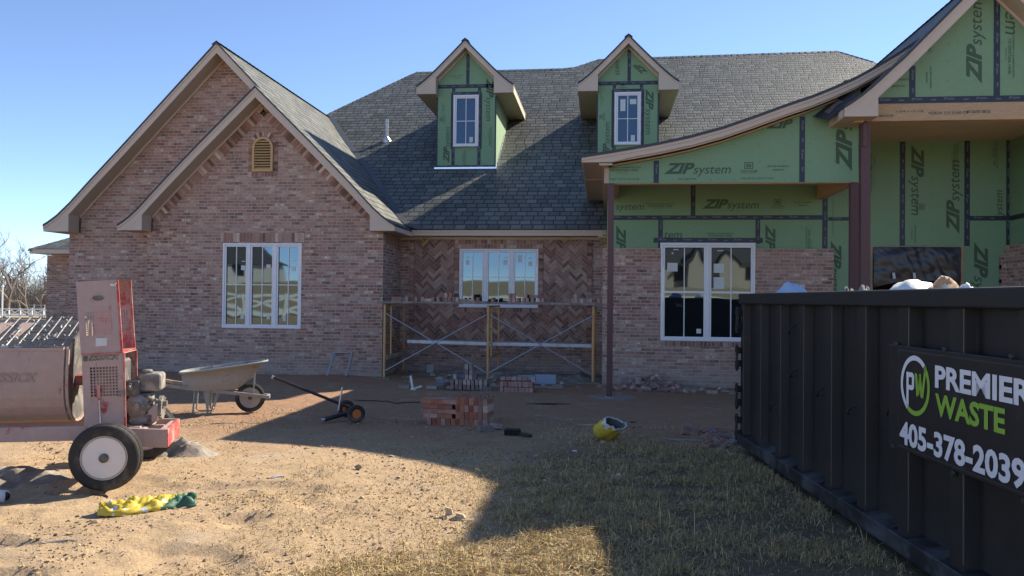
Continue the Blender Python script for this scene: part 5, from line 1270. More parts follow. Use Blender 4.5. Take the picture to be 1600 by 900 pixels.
grate=g.build('grate',None,drum)
g=MB().mat('mixer_drum'); 
for x in (-.96,-1.14): p=ga.lerp(gb,.55); g.hexa([(x-.03,p.y-.14,p.z-.05),(x+.05,p.y-.14,p.z-.05),(x+.05,p.y-.13,p.z-.05),(x-.03,p.y-.13,p.z-.05),(x-.01,p.y+.12,p.z+.07),(x+.10,p.y+.12,p.z+.07),(x+.10,p.y+.13,p.z+.07),(x-.01,p.y+.13,p.z+.07)])
g.build('bag_cutter',None,grate)
m=MB().mat('faded_ink'); put_text(m,'ESSICK',(-1.02,.330,.90),(1,0,0),(0,.0,1),w=.36,h=.085,shear=.25,bold=.03); 
m.build('faded_lettering',None,drum)
# engine
e=MB().mat('engine'); e.box(.105,.30,.36,.60,.50,.60); e.box(.12,.27,.38,.58,.60,.78); eng=e.build('engine',None,mixer,bevel=0.012,seg=2)
e=MB().mat('engine').smooth(); e.lathe([(.001,0),(.085,0),(.10,.012),(.10,.05),(.001,.05)],28,Matrix.Translation((.165,.385,.675))@Matrix.Rotation(pi/2,4,'X')); e.lathe([(.001,.05),(.035,.05),(.03,.075),(.001,.075)],20,Matrix.Translation((.165,.385,.675))@Matrix.Rotation(pi/2,4,'X')); e.build('recoil_cover',None,eng)
e=MB().mat('engine_dark'); e.box(.065,.185,.33,.46,.76,.905); e.smooth().lathe([(.001,0),(.038,0),(.036,.02),(.018,.022),(.015,.045),(.001,.045)],20,Matrix.Translation((.105,.33,.85))@Matrix.Rotation(pi/2,4,'X')); e.build('air_cleaner',None,eng,bevel=.008)
e=MB().mat('engine'); e.box(.15,.36,.38,.62,.80,.965); tank=e.build('fuel_tank',None,eng,bevel=.03,seg=3)
e=MB().mat('engine_dark').smooth(); e.lathe([(.001,.0),(.05,.0),(.05,.02),(.044,.03),(.001,.03)],20,Matrix.Translation((.225,.45,.965))); e.build('fuel_cap',None,tank)
e=MB().mat('engine_dark'); e.tube([(.22,.36,.73),(.26,.355,.755),(.29,.36,.73),(.28,.36,.69)],.02,8)
e.smooth()
for k in range(9): lump(e,(random.uniform(.2,.33),.365,random.uniform(.62,.80)),(.02,.015,.02),1,.3,3,seed=k)
e.build('carburettor',None,eng)
e=MB().mat('mixer'); e.prism_y([(.24,.50),(.315,.52),(.345,.56),(.335,.70),(.25,.64)],.36,.42); e.build('blower_shroud',None,eng,bevel=.01)
e=MB().mat('engine_dark'); e.lathe([(.001,0),(.11,0),(.11,.03),(.001,.03)],24,Matrix.Translation((.335,.48,.64))@Matrix.Rotation(pi/2,4,'Y')); e.box(.36,.40,.44,.50,.655,.70); 
for k in range(6): e.box(.352,.367,.36,.60,.56+k*.03,.57+k*.03)
e.build('flywheel_guard',None,eng)

# ================================================================== WHEELBARROW
WA=radians(21); c_=Vector((-5.10,11.30,0)); 
wb=thing('wheelbarrow','mortar-stained steel wheelbarrow with weathered wooden handles','wheelbarrow',(c_.x,c_.y,0),(0,0,WA))
# local: wheel at origin, handles run to -x
W=wheel(wb,(0,0,.205),.205,.095,.145,rim='wheel_dust_shade',hub=True,tread=True)
for s in (1,-1):
    h=MB().mat('oldwood'); a=Vector((.27,s*.085,.215)); b_=Vector((-1.43,s*.29,.475)); d=(b_-a).normalized(); sd=d.cross(Vector((0,0,1))).normalized()*.02; up=sd.cross(d).normalized()*.023
    mid=a.lerp(b_,.80); 
    def ringp(p,k=1.0): return [p-sd*k-up*k,p+sd*k-up*k,p+sd*k+up*k,p-sd*k+up*k]
    q=ringp(a)+ringp(mid); h.raw(q,[(0,1,2,3),(4,7,6,5),(0,4,5,1),(1,5,6,2),(2,6,7,3),(3,7,4,0)])
    h.mat('lumber').tube([mid,mid.lerp(b_,.3)+Vector((0,0,.012)),b_],[.026,.02,.019],8); h.build('handle',None,wb)
    l=MB().mat('tray'); 
    l.tube([(-.44,s*.16,.32),(-.52,s*.20,.03),(-.56,s*.20,0.005),(-.72,s*.20,0.005),(-.76,s*.21,.03),(-.74,s*.19,.36)],.012,6); l.hexa([(-.575,s*.19-.006,.03),(-.555,s*.19-.006,.03),(-.555,s*.19+.006,.03),(-.575,s*.19+.006,.03),(-.63,s*.175-.006,.33),(-.54,s*.175-.006,.33),(-.54,s*.175+.006,.33),(-.63,s*.175+.006,.33)]); l.build('leg',None,wb)
    b2=MB().mat('tray'); b2.tube([(.05,s*.10,.235),(.055,s*.11,.57)],.010,6); b2.build('front_brace',None,wb)
b2=MB().mat('tray'); b2.box(.235,.275,-.13,.13,.19,.24); b2.tube([(-.52,-.2,.05),(-.52,.2,.05)],.009,6); b2.build('cross_bar',None,wb)
# tray: lofted from floor to rim, deeper at the wheel end
tr=MB().mat('tray').smooth()
def oval(x0,x1,hw,z0_,z1_,n=40,sq=3.2):
    out=[]
    for k in range(n):
        a=2*pi*k/n; cx=math.copysign(abs(cos(a))**(2/sq),cos(a)); cy=math.copysign(abs(sin(a))**(2/sq),sin(a))
        x=(x0+x1)/2+(x1-x0)/2*cx; tt=(x-x0)/(x1-x0); taper=1-.28*max(0,tt-.35)/.65; y=hw*cy*taper; z=z0_+(z1_-z0_)*tt; out.append((x,y,z))
    return out
rings=[oval(-.89,-.20,.24,.345,.335),oval(-.91,-.12,.275,.375,.375),oval(-.925,.04,.30,.46,.51),oval(-.94,.19,.325,.585,.735)]
rim=oval(-.965,.235,.345,.588,.745); lip=oval(-.965,.235,.345,.572,.728)
inn=[[(x*.97-.012,y*.95,z+.012) for x,y,z in rg] for rg in reversed(rings)]
allr=rings+[lip,rim]+inn; n=40
for rg in allr: tr.v+=rg
for i in range(len(allr)-1):
    for k in range(n): tr.face((i*n+k,i*n+(k+1)%n,(i+1)*n+(k+1)%n,(i+1)*n+k))
tr.face(range(n)); tr.face([(len(allr)-1)*n+k for k in range(n)])
T_=tr.build('tray',None,wb)
m=MB().mat('tray').smooth(); m.tube(rim+[rim[0]],.013,6,cap=False); m.build('rolled_rim',None,T_)

# ================================================================== TRAILER DOLLY
dl=thing('trailer_dolly','black two-wheeled hand dolly with orange rims and a long black handle','dolly',(-3.42,10.80,0),(0,0,radians(-58)))
wheel(dl,(-.0+.27,.0,.118),.118,.08,.060,rim='orange',axis=Vector((1,0,0)),hub=True,tread=False)
wheel(dl,(-.27,.0,.118),.118,.08,.060,rim='orange',axis=Vector((-1,0,0)),hub=True,tread=False)
def wl_(p): return Matrix.Rotation(-radians(-58),4,'Z')@(Vector(p)-Vector((-3.42,10.80,0)))
m=MB().mat('blacksteel2'); m.tube([(-.27,0,.118),(.27,0,.118)],.018,8); m.build('axle',None,dl)
top=onY(428,590,10.75); m=MB().mat('blacksteel2'); m.tube([wl_((-3.40,10.80,.15)),wl_((top.x,10.75,top.z))],.021,8); e2=wl_((top.x,10.75,top.z)); m.mat('galv').tube([e2,e2+(e2-wl_((-3.40,10.80,.15))).normalized()*.03],.024,8); m.build('handle_pole',None,dl)
a=onY(529,640,10.72); b=onY(535,605,10.72); m=MB().mat('galv'); m.tube([wl_((a.x,10.72,.13)),wl_((b.x,10.72,b.z))],.012,8); m.build('jack_post',None,dl)
a=onZ(508,656,.045); m=MB().mat('blacksteel2'); m.tube([wl_((a.x,a.y,.05)),wl_((-3.40,10.78,.115))],.032,8); m.mat('galv').tube([wl_((a.x-.05,a.y-.02,.045)),wl_((a.x,a.y,.05))],.018,8); m.build('hitch_bar',None,dl)
# ================================================================== SCAFFOLD
FYs,BYs=16.38,17.93
xl_,xm_,xr_=-4.49,-2.31,-0.155
sc=thing('scaffold','yellow two-bay mason scaffold with crossed silver braces standing in the brick recess','scaffold',(xm_,17.1,0))
def ls(p): return Vector(p)-Vector((xm_,17.1,0))
HT=1.555
for x in (xl_,xm_,xr_):
    m=MB().mat('scaffold'); yi=FYs+.52
    m.tube([ls((x,FYs,.02)),ls((x,FYs,HT))],.027 if x!=xr_ else .034,8); m.tube([ls((x+.02,BYs,.02)),ls((x+.02,BYs,HT))],.022,8); m.tube([ls((x,yi,.45)),ls((x,yi,HT))],.018,8)
    m.tube([ls((x,FYs,HT-.03)),ls((x+.02,BYs,HT-.03))],.021,8); m.tube([ls((x,FYs,.46)),ls((x+.02,BYs,.46))],.021,8)
    for z in (.75,1.05,1.3): m.tube([ls((x,FYs,z)),ls((x,yi,z))],.010,6)
    m.tube([ls((x,yi,.95)),ls((x+.02,BYs,.50))],.014,6)
    fr=m.build('end_frame',None,sc)
    m=MB().mat('plank'); m.box(*[v for v in (x-xm_-.14,x-xm_+.14,FYs-17.1-.12,FYs-17.1+.12,-.01,.025)]); m.build('base_board',None,fr); m=MB().mat('plank'); m.box(x-xm_-.12,x-xm_+.16,BYs-17.1-.1,BYs-17.1+.1,-.0,.03); m.build('base_board',None,fr)
for a,b in ((xl_,xm_),(xm_,xr_)):
    for y in (FYs-.035,):
        for z0_,z1_ in ((1.36,.17),(.17,1.36)):
            m=MB().mat('galv'); dy=.012 if z0_>z1_ else -.012; m.tube([ls((a+.03,y+dy,z0_)),ls((b-.03,y+dy,z1_))],.0125,6); m.build('cross_brace',None,sc)
m=MB().mat('bag_green')
m.box(xl_-xm_-.005,xl_-xm_+.003,FYs-17.1+.03,BYs-17.1-.03,.16,.44); 
m=MB().mat('oldwood').hexa([ls((xl_+.03,FYs+.05,.40)),ls((xl_+.055,FYs+.05,.40)),ls((xl_+.075,BYs-.05,.40)),ls((xl_+.05,BYs-.05,.40)),ls((xl_+.03,FYs+.05,.47)),ls((xl_+.055,FYs+.05,.47)),ls((xl_+.075,BYs-.05,.47)),ls((xl_+.05,BYs-.05,.47))]); m.build('end_board',None,sc)
def plank(name,label,x0,x1,y0,y1,z,th,mat,rot=0.0,tilt=0.0,group=None,cat='plank'):
    cx,cy=(x0+x1)/2,(y0+y1)/2; m=MB().mat(mat); hx,hy=(x1-x0)/2,(y1-y0)/2; m.box(-hx,hx,-hy,hy,0,th)
    o=m.build(name,None,None,bevel=.004); o.location=(cx,cy,z); o.rotation_euler=(0,tilt,rot); return tag(o,label,cat,group)
ZP=HT+.021
plank('scaffold_plank','front mortar-stained plank of the scaffold deck, left bay',xl_-.12,xm_+.02,FYs-.10,FYs+.15,ZP,.042,'plank',0.004)
plank('scaffold_plank','front mortar-stained plank of the scaffold deck, right bay',xm_+.03,xr_+.40,FYs-.10,FYs+.15,ZP,.042,'plank',-0.004)
plank('scaffold_plank','second mortar-stained plank of the scaffold deck, left bay',xl_-.10,xm_+.0,FYs+.17,FYs+.42,ZP,.042,'plank',-0.006)
plank('scaffold_plank','second mortar-stained plank of the scaffold deck, right bay',xm_+.05,xr_+.36,FYs+.17,FYs+.42,ZP,.042,'plank',0.005)
plank('mortar_board','thin grey board laid across the deck planks right of the middle scaffold post',-1.55,-.98,FYs-.04,FYs+.35,ZP+.043,.016,'concrete',0.05,cat='board')
plank('mortar_board','thin grey board laid on the deck in front of the centre window',-3.10,-2.35,FYs+.0,FYs+.40,ZP+.043,.018,'concrete',-0.03,cat='board')
zA=onY(700,545,FYs+.9).z
plank('walk_plank','aluminium walk plank on the lower level of the left scaffold bay',xl_+.33,xm_+.22,FYs+.62,FYs+1.1,.70,.075,'alu',-0.012,0.012)
plank('walk_plank','aluminium walk plank on the lower level of the right scaffold bay',xm_+.17,xr_-.02,FYs+.62,FYs+1.1,.685,.075,'alu',-0.004,0.006)

# ================================================================== BRICKS
def brick_mesh(holes=True,chip=0.0,seed=0):
    bm=bmesh.new(); L,Wd,H=.194,.090,.058
    ov=[bm.verts.new(p) for p in ((-L/2,-Wd/2,0),(L/2,-Wd/2,0),(L/2,Wd/2,0),(-L/2,Wd/2,0))]
    ed=[bm.edges.new((ov[i],ov[(i+1)%4])) for i in range(4)]
    if holes:
        for cx in (-.058,0,.058):
            hv=[bm.verts.new((cx+.0165*cos(2*pi*k/10),.0165*sin(2*pi*k/10),0)) for k in range(10)]; ed+=[bm.edges.new((hv[k],hv[(k+1)%10])) for k in range(10)]
    r=bmesh.ops.triangle_fill(bm,use_beauty=True,edges=ed); fs=[f for f in bm.faces]
    ex=bmesh.ops.extrude_face_region(bm,geom=fs); vs=[e for e in ex['geom'] if isinstance(e,bmesh.types.BMVert)]
    bmesh.ops.translate(bm,vec=(0,0,H),verts=vs); bmesh.ops.recalc_face_normals(bm,faces=bm.faces)
    rr=random.Random(seed)
    for v in bm.verts: v.co+=Vector((rr.uniform(-1,1),rr.uniform(-1,1),rr.uniform(-1,1)))*.0016
    me=bpy.data.meshes.new('brick'); bm.to_mesh(me); bm.free(); me.materials.append(M['loose']); return me
BM=[brick_mesh(True,seed=k) for k in range(3)]
def half_mesh(seed):
    rr=random.Random(seed); mb=MB(); v,f=ICO[2]; out=[]
    fx=rr.uniform(.35,.8)
    for p in v:
        q=Vector((max(-1,min(1,p[0]*1.5)),max(-1,min(1,p[1]*1.5)),max(-1,min(1,p[2]*1.5)))); q=Vector((q.x*.097*fx,q.y*.045,q.z*.029)); q*=1+.22*mnoise.noise(Vector(p)*1.7+Vector((seed,0,0))); out.append(q+Vector((0,0,.028)))
    mb.raw(out,f); me=bpy.data.meshes.new('broken_brick'); me.from_pydata(mb.v,[],mb.f); me.materials.append(M['loose']); return me
HM=[half_mesh(k*3.1+1) for k in range(7)]
RED=[(.34,.13,.085),(.30,.115,.075),(.37,.17,.115),(.33,.16,.12),(.28,.10,.07),(.40,.23,.17),(.36,.15,.09)]
GREY=[(.30,.25,.22),(.24,.20,.185),(.34,.29,.25),(.20,.165,.15),(.38,.33,.28)]
PINK=[(.40,.23,.19),(.36,.20,.165),(.43,.27,.23),(.38,.25,.21)]
MIXC=[(.36,.20,.155),(.42,.29,.235),(.30,.165,.13),(.47,.36,.29),(.25,.18,.155),(.34,.22,.185)]
def put_brick(x,y,z,rot,pal,label,group,mesh=None,name='brick',jig=.0,cat='brick'):
    o=bpy.data.objects.new(name,mesh or random.choice(BM)); COLL.objects.link(o)
    o.location=(x+random.uniform(-jig,jig),y+random.uniform(-jig,jig),z); o.rotation_euler=rot
    c=random.choice(pal); k=random.uniform(.85,1.15); o.color=(c[0]*k,c[1]*k,c[2]*k,1)
    return tag(o,label,cat,group)
def on_edge_header(x,y,z,*a,rz_=0.0,**k):                   # brick standing on its long edge, end towards the camera
    return put_brick(x+.029,y,z+.045,(pi/2+random.uniform(-.015,.015),0,pi/2+rz_+random.uniform(-.03,.03)),*a,**k)
def flat(x,y,z,*a,rz_=0.0,**k): return put_brick(x,y,z,(0,0,rz_),*a,**k)
def edge_stretcher(x,y,z,*a,rz_=0.0,**k): return put_brick(x,y+.029,z+.045,(pi/2,0,rz_),*a,**k)
# red stack on open ground
pl=onZ(661,663); pr_=onZ(757,667); u=(pr_-pl).xy.normalized(); ang=atan2(u.y,u.x); x0,y0=pl.x,pl.y+.02
SL_='red brick in the square stack on the bare ground in front of the scaffold'; SG='bricks of the red ground stack'
def G(a,b): return x0+a*cos(ang)-b*sin(ang), y0+a*sin(ang)+b*cos(ang)
Wp=(pr_-pl).length
for row in range(4):
    for col in range(7):
        for dp in range(2):
            if dp==1 and row<2 and col<6: continue
            x,y=G(Wp-.062*(7-col)+.004,.10+dp*.2); on_edge_header(x,y,gh(x0,y0)+.002+row*.0925,RED if col<5 else MIXC,SL_,SG,rz_=ang,jig=.003)
zt=gh(x0,y0)
for col in range(6):
    for dp in range(2):
        x,y=G(.01+.066*col+.01,.10+dp*.2); on_edge_header(x,y,zt+.002,RED+MIXC[:2],SL_,SG,rz_=ang,jig=.003)
z=zt+.095
for row in range(4):
    offs=(.097,.297) if row%2==0 else (.05,.2,.36)
    for dp in range(4):
        for a in offs:
            if dp in (1,2) and row<3: continue
            x,y=G(a,.05+dp*.093); flat(x,y,z,RED+MIXC[:2],SL_,SG,rz_=ang+(0 if row%2==0 or a!=.05 else 0),jig=.003)
    z+=.062
x,y=G(Wp-.06,.06); put_brick(x+.055,y-.02,zt+.372+.045,(pi/2,0,ang+.15),MIXC,'grey-pink brick tipped on its edge on top of the red stack, holes facing out',None)
for (u_,v_,rr),lb in (((759,675,.5),'dusty brick lying flat on the ground at the right foot of the red stack'),((775,670,2.2),'dusty brick lying askew behind another at the right foot of the red stack')):
    p=onZ(u_,v_); put_brick(p.x,p.y,gh(p.x,p.y)+.004,(.12,.05,rr),GREY,lb,None)
# grey heap and pink stack near the wall
p=onZ(703,609); L1='dusty grey brick in the stepped stack below the left scaffold bay'; G1='bricks of the grey stack'
for row in range(2):
    for k in range(9):
        for dp in range(2): on_edge_header(p.x+.085*1.0*k*.9-.02,p.y+.1+dp*.2,.004+row*.094,GREY+MIXC[3:],L1,G1,jig=.004)
for k in (0,3,4,5): on_edge_header(p.x+.02+.075*k,p.y+.12,.004+2*.094,GREY,L1,G1,jig=.004)
for k in (3,4): on_edge_header(p.x+.02+.075*k,p.y+.12,.004+3*.094,GREY,L1,G1,jig=.004)
for k in (3,4): on_edge_header(p.x+.02+.075*k,p.y+.12,.004+4*.094,GREY,L1,G1,jig=.004)
for k in range(5): flat(p.x-.35+.12*k*.7,p.y+.05+.03*k,.004+.06*(k%2),GREY,'dusty grey brick lying at the left end of the stepped stack','grey bricks at the end of the stack',rz_=.3*k)
p=onZ(779,613); L2='pink brick in the low two-row stack beside the middle scaffold post'; G2='bricks of the pink stack'
for row in range(2):
    for k in range(9):
        for dp in range(2):
            on_edge_header(p.x+.066*k,p.y+.1+dp*.2,.004+row*.10,PINK,L2,G2,jig=.004)
on_edge_header(p.x+.066*8.6,p.y+.12,.004+2*.094,PINK,'pink brick standing alone on the right end of the low pink stack',None); 
for k in range(5): flat(p.x+.06+.1*k,p.y+.22,.208,PINK,L2,G2,rz_=pi/2)
q=onZ(760,613); edge_stretcher(q.x,q.y-.02,.004,GREY,'single grey brick on edge with three holes showing, between grey and pink stacks',None)
# loose bricks on the deck
zd=ZP+.044
LA='loose brick set out along the scaffold deck'; GA='loose bricks on the scaffold deck'
def deck(u,dy=.02): return onY(u,472,FYs+dy).x
for u_ in (634,648,660,675,684,698,706,712,744,768,808,830,839,846): on_edge_header(deck(u_)-.03,FYs+.08,zd,MIXC,LA,GA,rz_=random.uniform(-.2,.2),jig=.01)
edge_stretcher(deck(620),FYs+.0,zd,PINK,'brick on edge near the left end of the scaffold deck with a hole showing',None)
for u_ in (668,722,735): flat(deck(u_),FYs+.05,zd,MIXC,LA,GA,rz_=random.uniform(-.5,.5))
for u_ in (695,701.5): on_edge_header(deck(u_)-.03,FYs+.08,zd,MIXC,LA,GA); on_edge_header(deck(u_)-.03,FYs+.08,zd+.093,PINK,LA,GA)
for u_ in (795,800.5): on_edge_header(deck(u_)-.03,FYs+.08,zd,PINK,LA,GA); on_edge_header(deck(u_)-.03,FYs+.08,zd+.093,PINK,LA,GA)
for u_ in (816.5,822): on_edge_header(deck(u_)-.03,FYs+.08,zd,PINK,LA,GA)
on_edge_header(deck(819)-.03,FYs+.08,zd+.093,PINK,LA,GA); flat(deck(834),FYs+.1,zd+.093,MIXC,LA,GA)
for k in range(9): on_edge_header(deck(883+4.7*k)-.03,FYs+.08,zd,MIXC+PINK,LA,GA,jig=.004)
for u_ in (897,915.5,921): on_edge_header(deck(u_)-.03,FYs+.08,zd+.093,GREY+PINK,LA,GA)
for u_ in (932,937,942,947): on_edge_header(deck(u_)-.03,FYs+.10,zd,MIXC,LA,GA,rz_=random.uniform(-.3,.3))
# rubble at the foot of the porch wall
r=random.Random(4)
LR='broken brick in the rubble heap at the foot of the porch wall'; GR='broken bricks by the porch wall'
for k in range(85):
    t=r.gauss(0,.33); xx=onZ(1012,600).x+t*1.15; yy=15.62+r.uniform(-.38,.36); hgt=max(0,.30*(1-abs(t)/.55)*(1-abs(yy-15.75)/.5)); zz=gh(xx,yy)+r.uniform(0,1)*hgt
    put_brick(xx,yy,zz,(r.uniform(-.9,.9),r.uniform(-.9,.9),r.uniform(0,6)),MIXC+PINK,LR,GR,r.choice(HM),'broken_brick')
for k in range(26):
    xx=r.uniform(.3,2.4); yy=r.uniform(15.1,15.95); put_brick(xx,yy,gh(xx,yy)-.005,(r.uniform(-.3,.3),r.uniform(-.3,.3),r.uniform(0,6)),GREY+MIXC,'broken brick scattered between the rubble heap and the dumpster','broken bricks scattered by the porch',r.choice(HM),'broken_brick')
for u_,v_,rz__,lb in ((1122,604,.2,'grey brick on edge with holes showing against the porch wall near the dumpster'),(1112,614,.1,'flat buff brick lying in the dirt in front of the porch wall'),(961,617,.1,'pinkish brick beside the foot of the slim maroon post'),(631,607,.1,'buff brick lying flat left of the grey stack under the scaffold'),(871,604,.1,'buff brick lying at the right of the pink stack')):
    q=onZ(u_,v_); put_brick(q.x,q.y,gh(q.x,q.y)+(.045 if 'edge' in lb else .002),(pi/2 if 'edge' in lb else .05,0,rz__),MIXC[1:3]+GREY[2:3],lb,None)
for k in range(34):
    xx=r.uniform(1.05,2.05); yy=r.uniform(9.2,10.6); put_brick(xx,yy,gh(xx,yy)-.01,(r.uniform(-.5,.5),r.uniform(-.5,.5),r.uniform(0,6)),MIXC[:1]+MIXC[2:3]+MIXC[4:]+GREY[1:2],'broken brick in the scatter by the far end of the dumpster','broken bricks by the dumpster end',r.choice(HM) if r.random()<.7 else r.choice(BM),'broken_brick')
for k in range(40):
    xx=r.uniform(-4.4,-.1); yy=r.uniform(15.3,17.6); put_brick(xx,yy,gh(xx,yy)-.006,(r.uniform(-.5,.5),r.uniform(-.5,.5),r.uniform(0,6)),GREY+MIXC[2:],'broken brick bit in the mortar droppings under the scaffold','brick bits under the scaffold',r.choice(HM),'broken_brick')
# mortar droppings
def mound(name,label,cx,cy,rx,ry,h,mat,seed,n=36):
    V_=[];F_=[]
    for i in range(n+1):
        for j in range(n+1):
            a=-1+2*i/n; b=-1+2*j/n; d=sqrt(a*a+b*b); e=max(0,1-d)**.8*(1 if d<1 else 0); x=cx+a*rx; y=cy+b*ry
            z=gh(x,y)-.03+h*e*(0.75+.9*mnoise.fractal(Vector((x*3.5,y*3.5,seed)),1.0,2.0,5))+.03*e**.3 if d<1 else gh(x,y)-.04
            V_.append((x,y,z))
    for i in range(n):
        for j in range(n): F_.append((i*(n+1)+j,(i+1)*(n+1)+j,(i+1)*(n+1)+j+1,i*(n+1)+j+1))
    o=np_mesh(name,np.array(V_),np.array(F_),mat); return tag(o,label,'mound',kind='stuff')
M['spill']=simple("grey_mortar_spill",(0.24,0.205,0.17),0.95,0.35,10.0,bump=1.0,bscale=26,obj=False,col2=(0.36,0.31,0.255),mixscale=5)
mound('mortar_droppings','grey mortar droppings along the foot of the herringbone wall',-2.3,17.7,2.2,.75,.16,'spill',1.0)
mound('mortar_droppings','grey mortar droppings at the right end of the recess beside the scaffold leg',-.55,17.0,.75,.8,.13,'spill',5.0)
hp_=onZ(285,708); mound('mortar_droppings','grey sand and mortar heap behind the mixer wheels',hp_.x,hp_.y,.42,.30,.15,'spill',9.0)
mound('mortar_droppings','heap of wet grey mortar under the mixer drum',-5.5,6.85,.9,.35,.10,'spill',12.0)
mound('mortar_droppings','mortar and dust heap under the brick rubble by the porch wall',1.15,15.75,1.0,.5,.16,'spill',15.0)
# concrete pad under the post
m=MB().mat('concrete'); q=onZ(957,623); pts=[(q.x+(.40+.06*sin(3*a)+.03*sin(7*a+1))*cos(a)*.95,q.y+.20+(.34+.05*sin(2*a+1))*sin(a)) for a in [2*pi*k/28 for k in range(28)]]
m.prism_z(pts,-.1,.012); tag(m.build('concrete_pad'),'round grey concrete footing under the slim maroon steel post','footing')

# ================================================================== SMALL THINGS ON THE GROUND
def gp(u,v): p=onZ(u,v); return Vector((p.x,p.y,gh(p.x,p.y)))
def crumple(name,label,cat,c,L,Wd,H,rot,mats,seed,bend=.3,n=(46,26)):
    mb=MB().smooth(); a=[]
    for i in range(n[0]+1):
        for j in range(n[1]+1):
            s=i/n[0]*2-1; t=j/n[1]*2-1; wv=Wd*(1-.35*abs(s)**3)*(1+.25*mnoise.noise(Vector((s*2.3,0,seed))))
            cx=L*s*(1+.05*mnoise.noise(Vector((t*3,seed,2)))); cy=wv*t+bend*.2*sin(s*2.2)
            base=H*(max(0,1-t*t)**.6)*(.55+.5*mnoise.noise(Vector((s*2.5,t*1.5,seed)))+.3)
            z=base+.045*mnoise.fractal(Vector((s*4.5,t*3.5,seed+4)),1,2,4)*(1-abs(t)**6)+.040*(1-abs(mnoise.noise(Vector((s*7+t*2,t*4-s*2,seed+9))))*2.2)*(1-t*t)*.6
            a.append((cx,cy,max(z,.004+.02*abs(mnoise.noise(Vector((s*6,t*6,seed)))))))
    mb.v=a
    for i in range(n[0]):
        for j in range(n[1]):
            s=i/n[0]*2-1; t=j/n[1]*2-1; mb.mat(mats(s,t)); mb.face((i*(n[1]+1)+j,(i+1)*(n[1]+1)+j,(i+1)*(n[1]+1)+j+1,i*(n[1]+1)+j+1))
    o=mb.build(name); o.location=c; o.rotation_euler=(0,0,rot); md=o.modifiers.new('thick','SOLIDIFY'); md.thickness=.003; return tag(o,label,cat)
c=gp(233,797)
def bagm(s,t):
    if s>.56+.3*t and s<.97 and t<.45: return 'bag_green'
    if mnoise.noise(Vector((s*7,t*5,3.3)))>.42: return 'bag_white'
    return 'yellow'
crumple('plastic_bag','crumpled yellow and green plastic bag lying on the dirt in front of the mixer wheel','bag',c,.345,.125,.075,radians(25),bagm,3.0)
# yellow mortar bag standing half open in the grass
c=gp(945,690); m=MB().smooth(); n=36; rings=[]
for k,(z,rx,ry) in enumerate([(0,.14,.10),(.05,.175,.125),(.14,.18,.13),(.23,.165,.125),(.30,.155,.12),(.345,.158,.122),(.33,.14,.105),(.20,.13,.09)]):
    for q in range(n):
        a=2*pi*q/n; j=1+.20*mnoise.noise(Vector((cos(a)*2.1,sin(a)*2.1,z*6)))+.07*mnoise.noise(Vector((cos(a)*6,sin(a)*6,z*14))); zz=z+(.045*mnoise.noise(Vector((cos(a)*3,sin(a)*3,8))) if 4<=k<=6 else 0)
        m.v.append((rx*cos(a)*j+z*.30,ry*sin(a)*j-z*.30,max(.0,zz)))
for k in range(7):
    for q in range(n):
        a=2*pi*q/n; mt='yellow' if k<3 else ('bag_white' if (k<=5 and (k>=4 or mnoise.noise(Vector((q*.4,k,2)))>.1)) else 'yellow')
        if k>=6: mt='bag_grey'
        m.mat(mt); m.face((k*n+q,k*n+(q+1)%n,(k+1)*n+(q+1)%n,(k+1)*n+q))
m.mat('bag_grey').face([7*n+q for q in range(n)])
o=m.build('mortar_bag'); o.location=c+Vector((-.03,.08,.06)); o.rotation_euler=(.50,.35,.0); o.scale=(.82,.82,.86); tag(o,'torn yellow mortar bag with a white mouth standing in the dry grass','bag')
def shard(name,label,cat,u,v,L,Wd,H,rot,mat,seed,sub=2,amp=.4):
    c=gp(u,v); m=MB().mat(mat); lump(m,(0,0,H*.4),(L,Wd,H),sub,amp,2.0,seed=seed); o=m.build(name); o.location=c; o.rotation_euler=(0,0,rot); return tag(o,label,cat)
# black plastic gutter piece
c=gp(812,681); m=MB().mat('blacksteel2'); m.hexa([(-.19,-.03,0),(.02,-.03,0),(.02,.03,0),(-.19,.03,0),(-.19,-.045,.07),(.02,-.045,.075),(.02,-.035,.075),(-.19,-.035,.07)]); m.hexa([(-.19,.03,0),(.0,.03,0),(.0,.04,0),(-.19,.04,0),(-.19,.045,.08),(.0,.045,.08),(.0,.055,.08),(-.19,.055,.08)]); m.hexa([(.0,-.05,.0),(.15,-.14,.0),(.17,-.09,.0),(.03,.02,.0),(.0,-.05,.045),(.15,-.14,.035),(.17,-.09,.035),(.03,.02,.045)])
o=m.build('plastic_channel'); o.location=c; o.rotation_euler=(0,0,-.1); tag(o,'broken black plastic channel lying in the grass right of the red brick stack','plastic piece')
c=gp(718,812); m=MB().mat('lumber'); m.hexa([(-.12,-.03,0),(.11,-.06,0),(.12,.0,0),(-.11,.05,0),(-.12,-.03,.02),(.11,-.06,.018),(.12,.0,.02),(-.11,.05,.045)]); m.hexa([(-.11,.02,.02),(-.05,.02,.02),(-.05,.05,.02),(-.11,.05,.02),(-.12,.03,.085),(-.07,.03,.075),(-.07,.05,.075),(-.12,.05,.09)]); m.hexa([(-.02,-.02,.02),(.05,-.03,.02),(.05,.02,.02),(-.02,.02,.02),(-.03,-.01,.055),(.03,-.02,.045),(.03,.01,.045),(-.03,.01,.055)])
o=m.build('splintered_wood'); o.location=c; o.rotation_euler=(0,0,.0); tag(o,'splintered pale scrap of wood on sunlit dirt at the shadow edge','wood scrap')
shard('stone','pale green-white chip of board in the dark grass right of centre','chip',966,746,.034,.024,.028,.4,'white',3)
shard('stone','small pale chip in the grass at the shadow edge right of the wood scrap','chip',851,753,.014,.013,.013,.4,'white',5)
